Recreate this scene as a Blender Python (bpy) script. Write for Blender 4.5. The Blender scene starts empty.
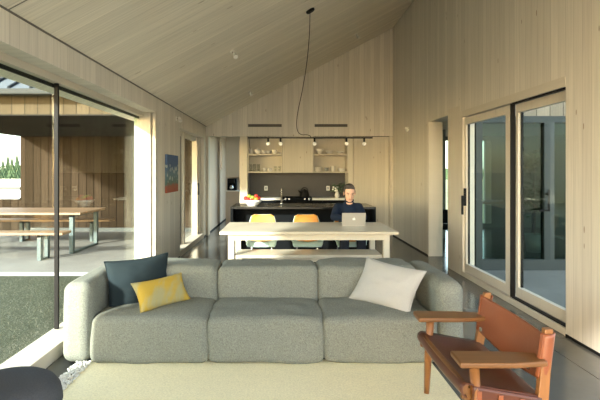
import bpy, bmesh, math, random
from mathutils import Vector, Matrix, noise
random.seed(7)
S = bpy.context.scene
C = S.collection
PI = math.pi
EYE = 1.45; F = 470.0; U0 = 283.0; V0 = 171.5

def px(u, Y): return (u-U0)*Y/F
def pz(v, Y): return EYE-(v-V0)*Y/F

# ------------------------------------------------------------------ materials
def newmat(name):
    m = bpy.data.materials.new(name); m.use_nodes = True
    nt = m.node_tree; b = nt.nodes['Principled BSDF']
    return m, nt, b
def N(nt, t, **kw):
    n = nt.nodes.new(t)
    for k, v in kw.items():
        if k in n.inputs: n.inputs[k].default_value = v
        else: setattr(n, k, v)
    return n
def L(nt, a, ao, b, bi): nt.links.new(a.outputs[ao], b.inputs[bi])
def math_(nt, op, a, b=None, c=None):
    n = nt.nodes.new('ShaderNodeMath'); n.operation = op
    for i, v in enumerate((a, b, c)):
        if v is None: continue
        if isinstance(v, (int, float)): n.inputs[i].default_value = v
        else: nt.links.new(v, n.inputs[i])
    return n.outputs[0]
def mixc(nt, fac, c1, c2, mode='MIX'):
    n = nt.nodes.new('ShaderNodeMix'); n.data_type = 'RGBA'; n.blend_type = mode
    for sock, v in ((n.inputs[0], fac), (n.inputs[6], c1), (n.inputs[7], c2)):
        if isinstance(v, (int, float)): sock.default_value = v
        elif isinstance(v, tuple): sock.default_value = (*v[:3], 1)
        else: nt.links.new(v, sock)
    return n.outputs[2]

def plain(name, col, rough=.5, metal=0, spec=.5, bump=0, bscale=60, var=0, vscale=8, sheen=0, coat=0):
    m, nt, b = newmat(name)
    b.inputs['Base Color'].default_value = (*col, 1)
    b.inputs['Roughness'].default_value = rough
    b.inputs['Metallic'].default_value = metal
    b.inputs['Specular IOR Level'].default_value = spec
    if sheen: b.inputs['Sheen Weight'].default_value = sheen
    if coat: b.inputs['Coat Weight'].default_value = coat
    tc = N(nt, 'ShaderNodeTexCoord')
    if var:
        n = N(nt, 'ShaderNodeTexNoise', Scale=vscale, Detail=4.0)
        L(nt, tc, 'Object', n, 'Vector')
        c = mixc(nt, n.outputs['Fac'], tuple(x*(1-var) for x in col), tuple(min(1, x*(1+var)) for x in col))
        nt.links.new(c, b.inputs['Base Color'])
    if bump:
        n = N(nt, 'ShaderNodeTexNoise', Scale=bscale, Detail=3.0)
        L(nt, tc, 'Object', n, 'Vector')
        bp = N(nt, 'ShaderNodeBump', Strength=bump, Distance=.01)
        L(nt, n, 'Fac', bp, 'Height'); L(nt, bp, 'Normal', b, 'Normal')
    return m

def wood(name, col, across='Y', along='Z', board=.12, gap=.03, gapdark=.55, var=.12, grain=.12, knots=.5, rough=.55, spec=.3, kscale=5, panel=0):
    """boards laid side by side on one axis with grain along another"""
    m, nt, b = newmat(name)
    tc = N(nt, 'ShaderNodeTexCoord'); sp = N(nt, 'ShaderNodeSeparateXYZ'); L(nt, tc, 'Object', sp, 'Vector')
    ax = sp.outputs[across]; al = sp.outputs[along]
    t = math_(nt, 'DIVIDE', ax, board); fl = math_(nt, 'FLOOR', t); fr = math_(nt, 'SUBTRACT', t, fl)
    wn = N(nt, 'ShaderNodeTexWhiteNoise'); wn.noise_dimensions = '1D'; nt.links.new(fl, wn.inputs['W'])
    # stretched grain
    cb = N(nt, 'ShaderNodeCombineXYZ')
    nt.links.new(math_(nt, 'MULTIPLY', ax, 55.0), cb.inputs[0])
    nt.links.new(math_(nt, 'MULTIPLY', al, 1.6), cb.inputs[1])
    nt.links.new(math_(nt, 'MULTIPLY', wn.outputs['Value'], 37.0), cb.inputs[2])
    gn = N(nt, 'ShaderNodeTexNoise', Scale=1.0, Detail=4.0, Roughness=.6); L(nt, cb, 'Vector', gn, 'Vector')
    dark = tuple(c*(1-grain*1.6) for c in col); light = tuple(min(1, c*(1+grain)) for c in col)
    c = mixc(nt, gn.outputs['Fac'], dark, light)
    tint = mixc(nt, wn.outputs['Value'], (1-var, 1-var*1.05, 1-var*1.2), (1+var*.3, 1+var*.25, 1+var*.1))
    c = mixc(nt, 1.0, c, tint, 'MULTIPLY')
    if knots:
        cb2 = N(nt, 'ShaderNodeCombineXYZ')
        nt.links.new(math_(nt, 'MULTIPLY', ax, 2.2*kscale), cb2.inputs[0])
        nt.links.new(math_(nt, 'MULTIPLY', al, .55*kscale), cb2.inputs[1])
        vo = N(nt, 'ShaderNodeTexVoronoi', Scale=1.0); L(nt, cb2, 'Vector', vo, 'Vector')
        k = math_(nt, 'LESS_THAN', vo.outputs['Distance'], .085)
        sc = N(nt, 'ShaderNodeSeparateColor'); L(nt, vo, 'Color', sc, 'Color')
        k = math_(nt, 'MULTIPLY', k, math_(nt, 'GREATER_THAN', sc.outputs[0], .62))
        c = mixc(nt, math_(nt, 'MULTIPLY', k, knots), c, tuple(x*f for x, f in zip(col, (.35, .25, .18))))
    if gap:
        e = math_(nt, 'MINIMUM', fr, math_(nt, 'SUBTRACT', 1.0, fr))
        g = math_(nt, 'LESS_THAN', e, gap)
        c = mixc(nt, math_(nt, 'MULTIPLY', g, gapdark), c, tuple(x*.12 for x in col))
        bp = N(nt, 'ShaderNodeBump', Strength=.25, Distance=.003); bp.invert = True
        nt.links.new(g, bp.inputs['Height']); L(nt, bp, 'Normal', b, 'Normal')
    nt.links.new(c, b.inputs['Base Color'])
    b.inputs['Roughness'].default_value = rough; b.inputs['Specular IOR Level'].default_value = spec
    return m

def fabric(name, col, var=.18, scale=420, rough=.95, strength=.5, sheen=0):
    m, nt, b = newmat(name)
    tc = N(nt, 'ShaderNodeTexCoord')
    n1 = N(nt, 'ShaderNodeTexNoise', Scale=float(scale), Detail=2.0); L(nt, tc, 'Object', n1, 'Vector')
    n2 = N(nt, 'ShaderNodeTexNoise', Scale=9.0, Detail=3.0); L(nt, tc, 'Object', n2, 'Vector')
    c = mixc(nt, n1.outputs['Fac'], tuple(x*(1-var*1.6) for x in col), tuple(x*(1+var*1.6) for x in col))
    c = mixc(nt, .25, c, mixc(nt, n2.outputs['Fac'], tuple(x*.8 for x in col), tuple(x*1.2 for x in col)))
    nt.links.new(c, b.inputs['Base Color'])
    bp = N(nt, 'ShaderNodeBump', Strength=strength, Distance=.003)
    n3 = N(nt, 'ShaderNodeTexNoise', Scale=float(scale)*.5, Detail=2.0); L(nt, tc, 'Object', n3, 'Vector')
    L(nt, n3, 'Fac', bp, 'Height'); L(nt, bp, 'Normal', b, 'Normal')
    b.inputs['Roughness'].default_value = rough; b.inputs['Specular IOR Level'].default_value = .15
    b.inputs['Sheen Weight'].default_value = sheen
    return m

def glassmat(name, tint=(.93, .97, .95), refl=1.0, ior=1.5):
    m = bpy.data.materials.new(name); m.use_nodes = True; nt = m.node_tree; nt.nodes.clear()
    out = N(nt, 'ShaderNodeOutputMaterial'); tr = N(nt, 'ShaderNodeBsdfTransparent'); tr.inputs[0].default_value = (*tint, 1)
    gl = N(nt, 'ShaderNodeBsdfGlossy'); gl.inputs['Roughness'].default_value = .01; gl.inputs[0].default_value = (.9, .95, .93, 1)
    fr = N(nt, 'ShaderNodeFresnel', IOR=ior)
    mx = N(nt, 'ShaderNodeMixShader'); ge = N(nt, 'ShaderNodeNewGeometry')
    # the same air-to-glass reflectance on both faces of the pane
    nt.links.new(math_(nt, 'ADD', ior, math_(nt, 'MULTIPLY', ge.outputs['Backfacing'], 1/ior-ior)), fr.inputs['IOR'])
    nt.links.new(math_(nt, 'MULTIPLY', fr.outputs[0], refl), mx.inputs[0])
    nt.links.new(tr.outputs[0], mx.inputs[1]); nt.links.new(gl.outputs[0], mx.inputs[2]); nt.links.new(mx.outputs[0], out.inputs[0])
    return m

SPR = (.68, .64, .56)
M = {}
M['wall_side'] = wood('spruce_panel_side', SPR, 'Y', 'Z', .115, .02, .32, .10, .15, .8)
M['wall_back'] = wood('spruce_panel_back', SPR, 'X', 'Z', .115, .02, .32, .10, .15, .8)
M['ceiling'] = wood('spruce_panel_ceiling', (.78, .73, .62), 'Y', 'X', .14, .015, .3, .10, .22, .6, kscale=4)
M['trim_z'] = wood('spruce_trim_upright', (.60, .55, .46), 'Y', 'Z', .5, 0, 0, .05, .08, .3)
M['trim_y'] = wood('spruce_trim_long', (.60, .55, .46), 'Z', 'Y', .5, 0, 0, .05, .08, .35)
M['sill'] = wood('spruce_sill', (.56, .51, .42), 'X', 'Y', .5, 0, 0, .03, .08, .3)
M['door_wood'] = wood('knotty_spruce_door', (.58, .54, .45), 'X', 'Z', .15, .015, .25, .10, .12, .8, kscale=6)
M['cab_wood'] = wood('spruce_cabinet', (.57, .53, .44), 'X', 'Z', .5, 0, 0, .05, .08, .3)
M['table_wood'] = wood('pale_table_wood', (.61, .555, .44), 'Y', 'X', .2, .008, .2, .05, .06, .25, rough=.4)
M['hall_wood'] = wood('hall_panel', (.66, .54, .42), 'Y', 'Z', .3, .01, .3, .08, .08, .3)
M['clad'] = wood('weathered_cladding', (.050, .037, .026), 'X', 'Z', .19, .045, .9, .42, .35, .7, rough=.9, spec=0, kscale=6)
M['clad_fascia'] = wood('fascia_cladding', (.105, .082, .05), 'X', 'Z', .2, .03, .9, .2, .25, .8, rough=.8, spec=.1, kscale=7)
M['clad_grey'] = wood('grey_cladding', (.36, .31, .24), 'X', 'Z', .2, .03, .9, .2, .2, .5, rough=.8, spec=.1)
M['patio_wood'] = wood('patio_plank', (.33, .22, .13), 'Y', 'X', .14, .04, .6, .2, .15, .3)
M['oak'] = wood('oiled_oak', (.20, .092, .032), 'Y', 'X', .6, 0, 0, .1, .22, 0, rough=.35, spec=.4)
M['oak_v'] = wood('oiled_oak_upright', (.29, .125, .04), 'X', 'Z', .6, 0, 0, .1, .2, 0, rough=.35, spec=.4)
M['floor'] = None
def concrete(name, c1, c2, rough, spec, joints=None, bump=0, sc=1.3):
    m, nt, b = newmat(name)
    tc = N(nt, 'ShaderNodeTexCoord')
    n = N(nt, 'ShaderNodeTexNoise', Scale=sc, Detail=8.0, Roughness=.62); L(nt, tc, 'Object', n, 'Vector')
    r = N(nt, 'ShaderNodeValToRGB'); r.color_ramp.elements[0].position = .3; r.color_ramp.elements[1].position = .72
    r.color_ramp.elements[0].color = (*c1, 1); r.color_ramp.elements[1].color = (*c2, 1); L(nt, n, 'Fac', r, 'Fac')
    c = r.outputs[0]
    if joints:
        sp = N(nt, 'ShaderNodeSeparateXYZ'); L(nt, tc, 'Object', sp, 'Vector')
        for axis, per, off in joints:
            t = math_(nt, 'FRACT', math_(nt, 'DIVIDE', math_(nt, 'ADD', sp.outputs[axis], off), per))
            g = math_(nt, 'LESS_THAN', t, .006/per*1.5)
            c = mixc(nt, math_(nt, 'MULTIPLY', g, .8), c, tuple(x*.2 for x in c1))
    nt.links.new(c, b.inputs['Base Color'])
    b.inputs['Roughness'].default_value = rough; b.inputs['Specular IOR Level'].default_value = spec
    if bump:
        bp = N(nt, 'ShaderNodeBump', Strength=bump, Distance=.01)
        n2 = N(nt, 'ShaderNodeTexNoise', Scale=60.0, Detail=5.0); L(nt, tc, 'Object', n2, 'Vector')
        L(nt, n2, 'Fac', bp, 'Height'); L(nt, bp, 'Normal', b, 'Normal')
    return m
M['floor'] = concrete('polished_concrete', (.085, .085, .075), (.125, .125, .112), .16, .5, [('Y', 3.05, .7), ('X', 4.3, 2.1)])
M['patio'] = concrete('patio_concrete', (.19, .185, .165), (.25, .245, .22), .8, .2, [('Y', 2.4, .2)], .2)
M['court'] = concrete('court_concrete', (.15, .155, .14), (.22, .225, .205), .8, .2, None, .2)
M['lawn'] = concrete('lawn_soil', (.03, .037, .022), (.085, .09, .06), .95, .1, None, .8, 30)
M['field'] = concrete('far_field', (.20, .21, .11), (.33, .32, .19), .95, .1, None, 0, .2)
M['black'] = plain('matt_black_metal', (.009, .009, .009), .6, 0, .15)
M['blackw'] = plain('black_laminate', (.006, .007, .008), .8, 0, .05)
M['islandtop'] = plain('black_stone', (.012, .013, .013), .2, 0, .4, var=.3, vscale=30)
M['frame_dark'] = plain('dark_window_frame', (.045, .055, .055), .4, .3)
M['frame_teal'] = plain('teal_grey_frame', (.025, .035, .034), .5, .2)
M['frame_grey'] = plain('grey_aluminium_frame', (.16, .18, .18), .4, .5)
M['steel'] = plain('brushed_steel', (.6, .6, .58), .25, 1)
M['wallsteel'] = plain('dark_steel_splash', (.035, .031, .025), .45, .15, .5, var=.15, vscale=3)
M['white'] = plain('white_ceramic', (.66, .64, .6), .3)
M['whitepaint'] = plain('white_counter', (.78, .76, .68), .4)
M['bulb'] = plain('opal_bulb', (.9, .86, .78), .3)
M['vent'] = plain('vent_grey', (.16, .15, .13), .5, .4)
M['sofa'] = fabric('grey_green_wool', (.205, .212, .178), .5, 130, strength=.9)
M['blue'] = fabric('slate_blue_velvet', (.020, .030, .034), .15, 300)
M['cream'] = fabric('cream_linen', (.43, .42, .385), .1, 300)
M['pouf'] = fabric('charcoal_felt', (.075, .078, .085), .25, 160)
M['poufside'] = fabric('brown_grey_felt', (.09, .085, .07), .25, 160)
M['rug'] = fabric('cream_wool_rug', (.84, .76, .50), .2, 90, strength=.8)
M['tuft'] = plain('grey_white_tuft', (.62, .61, .55), .9, var=.3, vscale=25, sheen=.3)
M['leather'] = plain('tan_saddle_leather', (.25, .078, .031), .32, 0, .45, bump=.08, bscale=150, var=.22, vscale=5)
M['leather_dark'] = plain('worn_seat_leather', (.095, .030, .014), .34, 0, .45, bump=.08, bscale=150, var=.3, vscale=5)
M['aqua'] = plain('pale_aqua_shell', (.50, .66, .60), .35)
M['orange'] = plain('orange_upholstery', (.62, .27, .045), .7, bump=.1)
M['chrome'] = plain('chrome_wire', (.6, .6, .6), .15, 1)
M['skin'] = plain('skin', (.66, .40, .28), .5, spec=.3)
M['navy'] = fabric('navy_knit', (.012, .020, .040), .2, 200)
M['denim'] = fabric('dark_trousers', (.03, .035, .05), .2, 200)
M['hair'] = plain('grey_brown_hair', (.05, .042, .036), .6, bump=.6, bscale=90, var=.4, vscale=60)
M['shoe'] = plain('dark_shoe', (.03, .025, .02), .5)
M['lid'] = plain('silver_aluminium', (.50, .48, .43), .38, .6)
M['logo'] = plain('pale_logo', (.9, .9, .88), .3)
M['key'] = plain('black_keys', (.02, .02, .02), .5)
M['screen'] = plain('dark_screen', (.02, .02, .025), .15)
M['glass'] = glassmat('window_glass', refl=.28)
M['glass_far'] = glassmat('far_window_glass', (.50, .60, .57), .5)
M['tumbler'] = glassmat('drinking_glass', (.95, .96, .95), 1.2)
M['red'] = plain('red_apple_skin', (.40, .02, .012), .3)
M['green'] = plain('green_apple_skin', (.22, .32, .03), .3)
M['orangefruit'] = plain('orange_peel', (.6, .2, .02), .45, bump=.1)
M['leaf'] = plain('dark_leaf', (.03, .07, .025), .5, var=.3)
M['petal'] = plain('white_petal', (.85, .85, .8), .5)
M['pot'] = plain('grey_pot', (.25, .26, .25), .5)
M['grass'] = plain('grass_blades', (.075, .08, .055), .8, var=.5, vscale=2)
M['conifer'] = plain('conifer_needles', (.05, .085, .035), .9, var=.5, vscale=3)
M['bark'] = plain('bark', (.10, .07, .05), .9)
M['roofmetal'] = plain('standing_seam_metal', (.10, .115, .125), .8, .0, .05)
M['seam'] = plain('dark_seam_metal', (.012, .016, .02), .7, 0, .1)
M['gutter'] = plain('grey_gutter', (.05, .053, .05), .7, 0, .1)
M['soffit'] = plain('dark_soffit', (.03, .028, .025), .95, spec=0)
M['parapet'] = plain('pale_metal_cap', (.30, .32, .33), .45, .3)
M['leg_metal'] = plain('galvanised_leg', (.07, .10, .10), .6, .1)
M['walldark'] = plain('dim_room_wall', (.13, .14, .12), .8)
M['jamb_green'] = plain('pale_exterior_jamb', (.30, .38, .27), .5)
M['render'] = plain('spotlight_white', (.75, .73, .66), .4)

# ------------------------------------------------------------------ mesh helpers
def bx(bm, x0, x1, y0, y1, z0, z1, mat=None):
    vs = [bm.verts.new(v) for v in ((x0,y0,z0),(x1,y0,z0),(x1,y1,z0),(x0,y1,z0),(x0,y0,z1),(x1,y0,z1),(x1,y1,z1),(x0,y1,z1))]
    if mat is not None:
        for v in vs: v.co = mat @ v.co
    for f in ((0,3,2,1),(4,5,6,7),(0,1,5,4),(1,2,6,5),(2,3,7,6),(3,0,4,7)): bm.faces.new([vs[i] for i in f])
def extr(bm, poly, axis, a, b_):
    """extrude a polygon given in the plane of the two other axes between a and b_"""
    def P(p, t):
        return {'X': (t, p[0], p[1]), 'Y': (p[0], t, p[1]), 'Z': (p[0], p[1], t)}[axis]
    A = [bm.verts.new(P(p, a)) for p in poly]; B = [bm.verts.new(P(p, b_)) for p in poly]
    bm.faces.new(A); bm.faces.new(B[::-1]); n = len(poly)
    for i in range(n): bm.faces.new((A[i], B[i], B[(i+1) % n], A[(i+1) % n]))
def tube(bm, pts, r, n=10, cap=True):
    pts = [Vector(p) for p in pts]; rings = []
    rr = r if isinstance(r, (list, tuple)) else [r]*len(pts)
    up = None
    for i, p in enumerate(pts):
        d = (pts[min(i+1, len(pts)-1)]-pts[max(i-1, 0)]).normalized()
        if up is None: up = Vector((0,0,1)) if abs(d.z) < .9 else Vector((1,0,0))
        s = d.cross(up).normalized(); t = s.cross(d).normalized(); up = t
        rings.append([bm.verts.new(p+rr[i]*(math.cos(2*PI*k/n)*s+math.sin(2*PI*k/n)*t)) for k in range(n)])
    for a, b in zip(rings, rings[1:]):
        for k in range(n): bm.faces.new((a[k], a[(k+1) % n], b[(k+1) % n], b[k]))
    if cap: bm.faces.new(rings[0][::-1]); bm.faces.new(rings[-1])
def lathe(bm, prof, c=(0,0,0), n=24):
    rings = []
    for r, z in prof:
        if r < 1e-5: rings.append([bm.verts.new((c[0], c[1], c[2]+z))])
        else: rings.append([bm.verts.new((c[0]+r*math.cos(2*PI*k/n), c[1]+r*math.sin(2*PI*k/n), c[2]+z)) for k in range(n)])
    for a, b in zip(rings, rings[1:]):
        for k in range(n):
            k2 = (k+1) % n
            if len(a) == 1 and len(b) == 1: continue
            if len(a) == 1: bm.faces.new((a[0], b[k2], b[k]))
            elif len(b) == 1: bm.faces.new((a[k], a[k2], b[0]))
            else: bm.faces.new((a[k], a[k2], b[k2], b[k]))
def ball(bm, c, r, sub=2, scale=(1,1,1), rot=None):
    m = Matrix.Translation(c) @ (rot.to_4x4() if rot else Matrix.Identity(4)) @ Matrix.Diagonal((r*scale[0], r*scale[1], r*scale[2], 1))
    bmesh.ops.create_icosphere(bm, subdivisions=sub, radius=1, matrix=m)
def rbox(bm, cx, cy, cz, hx, hy, hz, r, bulge=0, wr=0, seed=0, mid=8, mat=None):
    """soft box: rounded edges, slightly swollen faces and wrinkles"""
    def axis(h):
        a = max(h-r, 0.001); pts = [-(a+r*math.tan(PI/4*k/4)) for k in range(4, 0, -1)]
        pts += [-a+2*a*k/mid for k in range(mid+1)]
        pts += [a+r*math.tan(PI/4*k/4) for k in range(1, 5)]
        return pts
    ax = [axis(hx), axis(hy), axis(hz)]; H = (hx, hy, hz); cache = {}
    def vert(i, j, k):
        key = (i, j, k)
        if key in cache: return cache[key]
        p = Vector((ax[0][i], ax[1][j], ax[2][k]))
        q = Vector([max(-(H[a]-r), min(H[a]-r, p[a])) for a in range(3)])
        d = p-q
        if d.length > 0: p2 = q+d.normalized()*r; nrm = d.normalized()
        else: p2 = p; nrm = Vector((0,0,1))
        if bulge:
            w = 1
            f = [1-(q[a]/H[a])**2 for a in range(3)]
            dom = max(range(3), key=lambda a: abs(nrm[a])); oth = [a for a in range(3) if a != dom]
            w = (max(f[oth[0]], 0)*max(f[oth[1]], 0))**.5
            p2 = p2+nrm*bulge*w
        if wr:
            s = Vector((seed*3.7, seed*1.3, seed*5.1))
            n = noise.noise(Vector((p2.x*3.2, p2.y*3.2, p2.z*3.2))+s)+.5*noise.noise(Vector((p2.x*8, p2.y*8, p2.z*5))+s)
            p2 = p2+nrm*wr*n
        p2 = p2+Vector((cx, cy, cz))
        if mat is not None: p2 = mat @ p2
        v = bm.verts.new(p2); cache[key] = v; return v
    n = [len(a) for a in ax]
    def quad(a, b, c, d): bm.faces.new((a, b, c, d))
    for i in range(n[0]-1):
        for j in range(n[1]-1):
            quad(vert(i,j,0), vert(i,j+1,0), vert(i+1,j+1,0), vert(i+1,j,0))
            K = n[2]-1; quad(vert(i,j,K), vert(i+1,j,K), vert(i+1,j+1,K), vert(i,j+1,K))
    for i in range(n[0]-1):
        for k in range(n[2]-1):
            quad(vert(i,0,k), vert(i+1,0,k), vert(i+1,0,k+1), vert(i,0,k+1))
            J = n[1]-1; quad(vert(i,J,k), vert(i,J,k+1), vert(i+1,J,k+1), vert(i+1,J,k))
    for j in range(n[1]-1):
        for k in range(n[2]-1):
            quad(vert(0,j,k), vert(0,j,k+1), vert(0,j+1,k+1), vert(0,j+1,k))
            I = n[0]-1; quad(vert(I,j,k), vert(I,j+1,k), vert(I,j+1,k+1), vert(I,j,k+1))

def obj(name, bm, mat, parent=None, loc=None, smooth=False, bevel=0, bseg=2):
    bmesh.ops.recalc_face_normals(bm, faces=bm.faces)
    me = bpy.data.meshes.new(name)
    if loc is not None:
        bmesh.ops.translate(bm, verts=bm.verts, vec=-Vector(loc))
    bm.to_mesh(me); bm.free()
    for m in (mat if isinstance(mat, list) else [mat]): me.materials.append(m)
    o = bpy.data.objects.new(name, me); C.objects.link(o)
    if loc is not None: o.location = loc
    if parent is not None: o.parent = parent
    if smooth:
        for p in me.polygons: p.use_smooth = True
    if bevel:
        b = o.modifiers.new('bevel', 'BEVEL'); b.width = bevel; b.segments = bseg; b.limit_method = 'ANGLE'
    return o
def thing(name, label, cat, loc=(0,0,0), rotz=0, group=None):
    o = bpy.data.objects.new(name, None); C.objects.link(o); o.empty_display_size = .1
    o.location = loc; o.rotation_euler = (0, 0, rotz)
    return tag(o, label, cat, group)
def tag(o, label=None, cat=None, group=None, kind=None):
    if label: o['label'] = label
    if cat: o['category'] = cat
    if group: o['group'] = group
    if kind: o['kind'] = kind
    return o
def struct(name, bm, mat, label=None, parent=None, **kw):
    o = obj(name, bm, mat, parent, **kw)
    if parent is None: o['kind'] = 'structure'
    if label: o['label'] = label
    return o
def B(): return bmesh.new()
def boxobj(name, x0, x1, y0, y1, z0, z1, mat, parent=None, bevel=0, **kw):
    bm = B(); bx(bm, x0, x1, y0, y1, z0, z1); return obj(name, bm, mat, parent, bevel=bevel, **kw)
def copy_tree(o, loc=None, label=None, group=None):
    r = o.copy(); C.objects.link(r)
    if loc is not None: r.location = loc
    if label: r['label'] = label
    if group: r['group'] = group
    for ch in list(o.children):
        c = ch.copy(); C.objects.link(c); c.parent = r
        for g in ch.children:
            d = g.copy(); C.objects.link(d); d.parent = c
    return r

# ------------------------------------------------------------------ room shell
XL, XR, XF = -1.74, 2.49, 2.49
YB = 10.65; Y0 = -2.5; WY = 2.65
def zc(x): return 2.47+.529*(x-XL)
bm = B(); bx(bm, XL-.02, 2.75, Y0, 14.4, -.12, 0); struct('floor', bm, M['floor'], 'dark polished concrete floor')
bm = B(); extr(bm, [(XL-.5, zc(XL-.5)), (2.95, zc(2.95)), (2.95, zc(2.95)+.3), (XL-.5, zc(XL-.5)+.3)], 'Y', Y0, YB+.25)
struct('ceiling', bm, M['ceiling'], 'sloping pale wood ceiling')
# left wall
bm = B(); XO = XL-.26
extr(bm, [(XO, 2.256), (XL, 2.256), (XL, zc(XL)), (XO, zc(XO))], 'Y', WY, 6.44)
extr(bm, [(XO, 0), (XL, 0), (XL, zc(XL)), (XO, zc(XO))], 'Y', Y0, WY)
extr(bm, [(XO, 0), (XL, 0), (XL, zc(XL)), (XO, zc(XO))], 'Y', 6.44, 7.94)
extr(bm, [(XO, 2.19), (XL, 2.19), (XL, zc(XL)), (XO, zc(XO))], 'Y', 7.94, 10.33)
extr(bm, [(XO, 0), (XL, 0), (XL, zc(XL)), (XO, zc(XO))], 'Y', 10.33, YB+.25)
struct('wall_left', bm, M['wall_side'], 'pale wood wall on the left')
# hall wall behind kitchen corner
bm = B()
bx(bm, XO, XL, YB+.25, 13.0, 0, 2.5); bx(bm, XO, XL, 13.45, 14.5, 0, 2.5); bx(bm, XO, XL, 13.0, 13.45, 0, 1.5); bx(bm, XO, XL, 13.0, 13.45, 2.26, 2.5)
struct('wall_hall', bm, M['hall_wood'], 'warm wood panelled wall of the back hall')
bm = B(); bx(bm, XL, -.6, 14.3, 14.4, 0, 2.5); bx(bm, -.96, -.9, YB+.2, 11.4, 0, 2.5); struct('wall_hall_end', bm, M['hall_wood'])
bm = B(); bx(bm, -.94, -.92, 11.4, 14.3, 0, 2.4); struct('added_hall_window', bm, M['glass'], 'unseen side glazing added to light the back hall')  # out of view, added to let daylight into the hall
bm = B(); bx(bm, XL-.26, -.6, YB+.2, 14.5, 2.4, 2.6); struct('ceiling_hall', bm, M['hall_wood'])
# right wall
XRO = XR+.24
def rtop(x0, x1, zb): return [(x0, zb), (x1, zb), (x1, zc(x1)), (x0, zc(x0))]
bm = B()
extr(bm, rtop(XR, XRO, 0), 'Y', 3.1, 4.14); extr(bm, rtop(XR, XRO, 2.4), 'Y', Y0, 3.1)
extr(bm, rtop(XR, XRO, 2.29), 'Y', 4.14, 6.59)
extr(bm, rtop(XR, XRO, 0), 'Y', 6.59, 7.10)
extr(bm, rtop(XR, XRO, 2.30), 'Y', 7.10, 8.04)
struct('wall_right', bm, M['wall_side'], 'tall pale wood wall on the right')
bm = B(); extr(bm, rtop(XF, XF+.24, 0), 'Y', 8.04, YB+.25); struct('wall_right_far', bm, M['wall_side'], 'end stretch of the right wall beyond the opening')
# back wall (above and beside the kitchen niche)
def X(u): return px(u, YB)
bm = B(); extr(bm, [(XL, 2.25), (XF, 2.25), (XF, zc(XF)), (XL, zc(XL))], 'Y', YB, YB+.25)
struct('wall_back', bm, M['wall_back'], 'pale wood back wall above the kitchen')
bm = B(); bx(bm, -.98, X(247.5), YB-.015, 11.25, 0, 2.25); struct('trim_1', bm, M['cab_wood'], 'pale wood upright at the left end of the kitchen', bevel=.003)
bm = B(); bx(bm, XL, -1.69, YB-.02, YB+.25, 0, 2.25); struct('trim_2', bm, M['trim_z'])
bm = B(); bx(bm, X(247.5), XF, 11.2, 11.3, 0, 2.3); struct('wall_kitchen', bm, M['wallsteel'], 'dark splashback wall behind the kitchen counter')
bm = B(); bx(bm, XL-.002, XL+.008, WY-6, YB, XL*0+2.462, 2.474); struct('shadow_gap_seam', bm, M['vent'])  # dark strip drawn in for the shadow line under the ceiling seam
bm = B(); extr(bm, [(XL, zc(XL)-.003), (XR, zc(XR)-.003), (XR, zc(XR)+.01), (XL, zc(XL)+.01)], 'Y', 2.965, 2.973); struct('trim_12', bm, M['vent'])
# thin black strips standing in for the shadow gap at the wall foot
bm = B(); bx(bm, XL-.001, XL+.006, 10.33, 14.3, 0, .03); bx(bm, XL-.001, XL+.006, 6.5, 7.9, 0, .03); struct('shadow_gap_left', bm, M['black'])
bm = B(); bx(bm, XR-.008, XR+.001, Y0, 4.13, 0, .022); bx(bm, XF-.008, XF+.001, 8.06, 10.6, 0, .022); struct('shadow_gap_right', bm, M['black'])

# --- window 1: big window on the left
XG = XL-.175
w = None
bm = B()
bx(bm, XG-.05, XL+.0, WY, 6.44, 0, .11)
w = struct('window_1', bm, M['sill'], 'long floor level window looking onto the patio', bevel=.006)
bm = B(); bx(bm, XG-.05, XG+.02, WY, 6.42, 2.20, 2.262); struct('head_frame', bm, M['sill'], parent=w)
bm = B(); bx(bm, XG-.03, XL-.06, 6.385, 6.44, .11, 2.256); struct('jamb', bm, M['sill'], parent=w, bevel=.004)
bm = B(); bx(bm, XL-.035, XL+.004, 6.40, 6.47, 0, 2.275); struct('jamb_trim', bm, M['sill'], parent=w, bevel=.004)
bm = B(); bx(bm, XG-.014, XG+.004, 3.99, 4.015, .11, 2.21); struct('mullion', bm, M['black'], parent=w, label='black mullion')
bm = B(); bx(bm, XG-.028, XG-.014, 3.99, 4.015, .11, 2.21); struct('outer_mullion', bm, M['black'], parent=w)
bm = B(); bx(bm, XG-.035, XG-.02, WY, 3.97, .10, 2.21); bx(bm, XG-.035, XG-.02, 4.03, 6.39, .10, 2.21); struct('pane', bm, M['glass'], parent=w)
bm = B(); bx(bm, XG-.13, XG-.06, 6.46, 6.56, -.05, 2.3); struct('outer_jamb', bm, M['jamb_green'], parent=w)
bm = B(); bx(bm, XG-.06, XG-.045, WY, 6.4, 2.17, 2.23); struct('head_flashing', bm, M['black'], parent=w)
# --- window 2 : far left sliding door to patio
bm = B(); bx(bm, XG-.05, XL+.004, 7.94, 10.33, 0, .10)
w2 = struct('window_2', bm, M['trim_y'], 'far left sliding glass door beyond the painting', bevel=.004)
for y0, y1, mt, xx in ((7.94, 7.99, 'frame_dark', 0), (8.0, 8.06, 'trim_z', 0), (8.62, 8.70, 'frame_dark', -.03), (8.72, 8.84, 'trim_z', .02), (10.05, 10.15, 'trim_z', .03), (10.17, 10.33, 'trim_z', .06)):
    bm = B(); bx(bm, XG-.03+xx, XG+.05+xx, y0, y1, .10, 2.19); struct('stile', bm, M[mt], parent=w2)
bm = B(); bx(bm, XG-.03, XG+.05, 7.94, 10.33, 2.10, 2.19); struct('top_rail', bm, M['trim_y'], parent=w2)
bm = B(); bx(bm, XG+.0, XG+.012, 8.0, 10.1, .10, 2.12); struct('pane', bm, M['glass'], parent=w2)
bm = B(); bx(bm, XG+.082, XG+.11, 10.075, 10.10, .95, 1.2); struct('door_handle', bm, M['black'], parent=w2)
# --- slit window in hall
bm = B(); bx(bm, XL-.20, XL-.18, 13.0, 13.45, 1.5, 2.26); struct('window_3', bm, M['glass'], 'narrow bright slit window in the hall')

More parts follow.
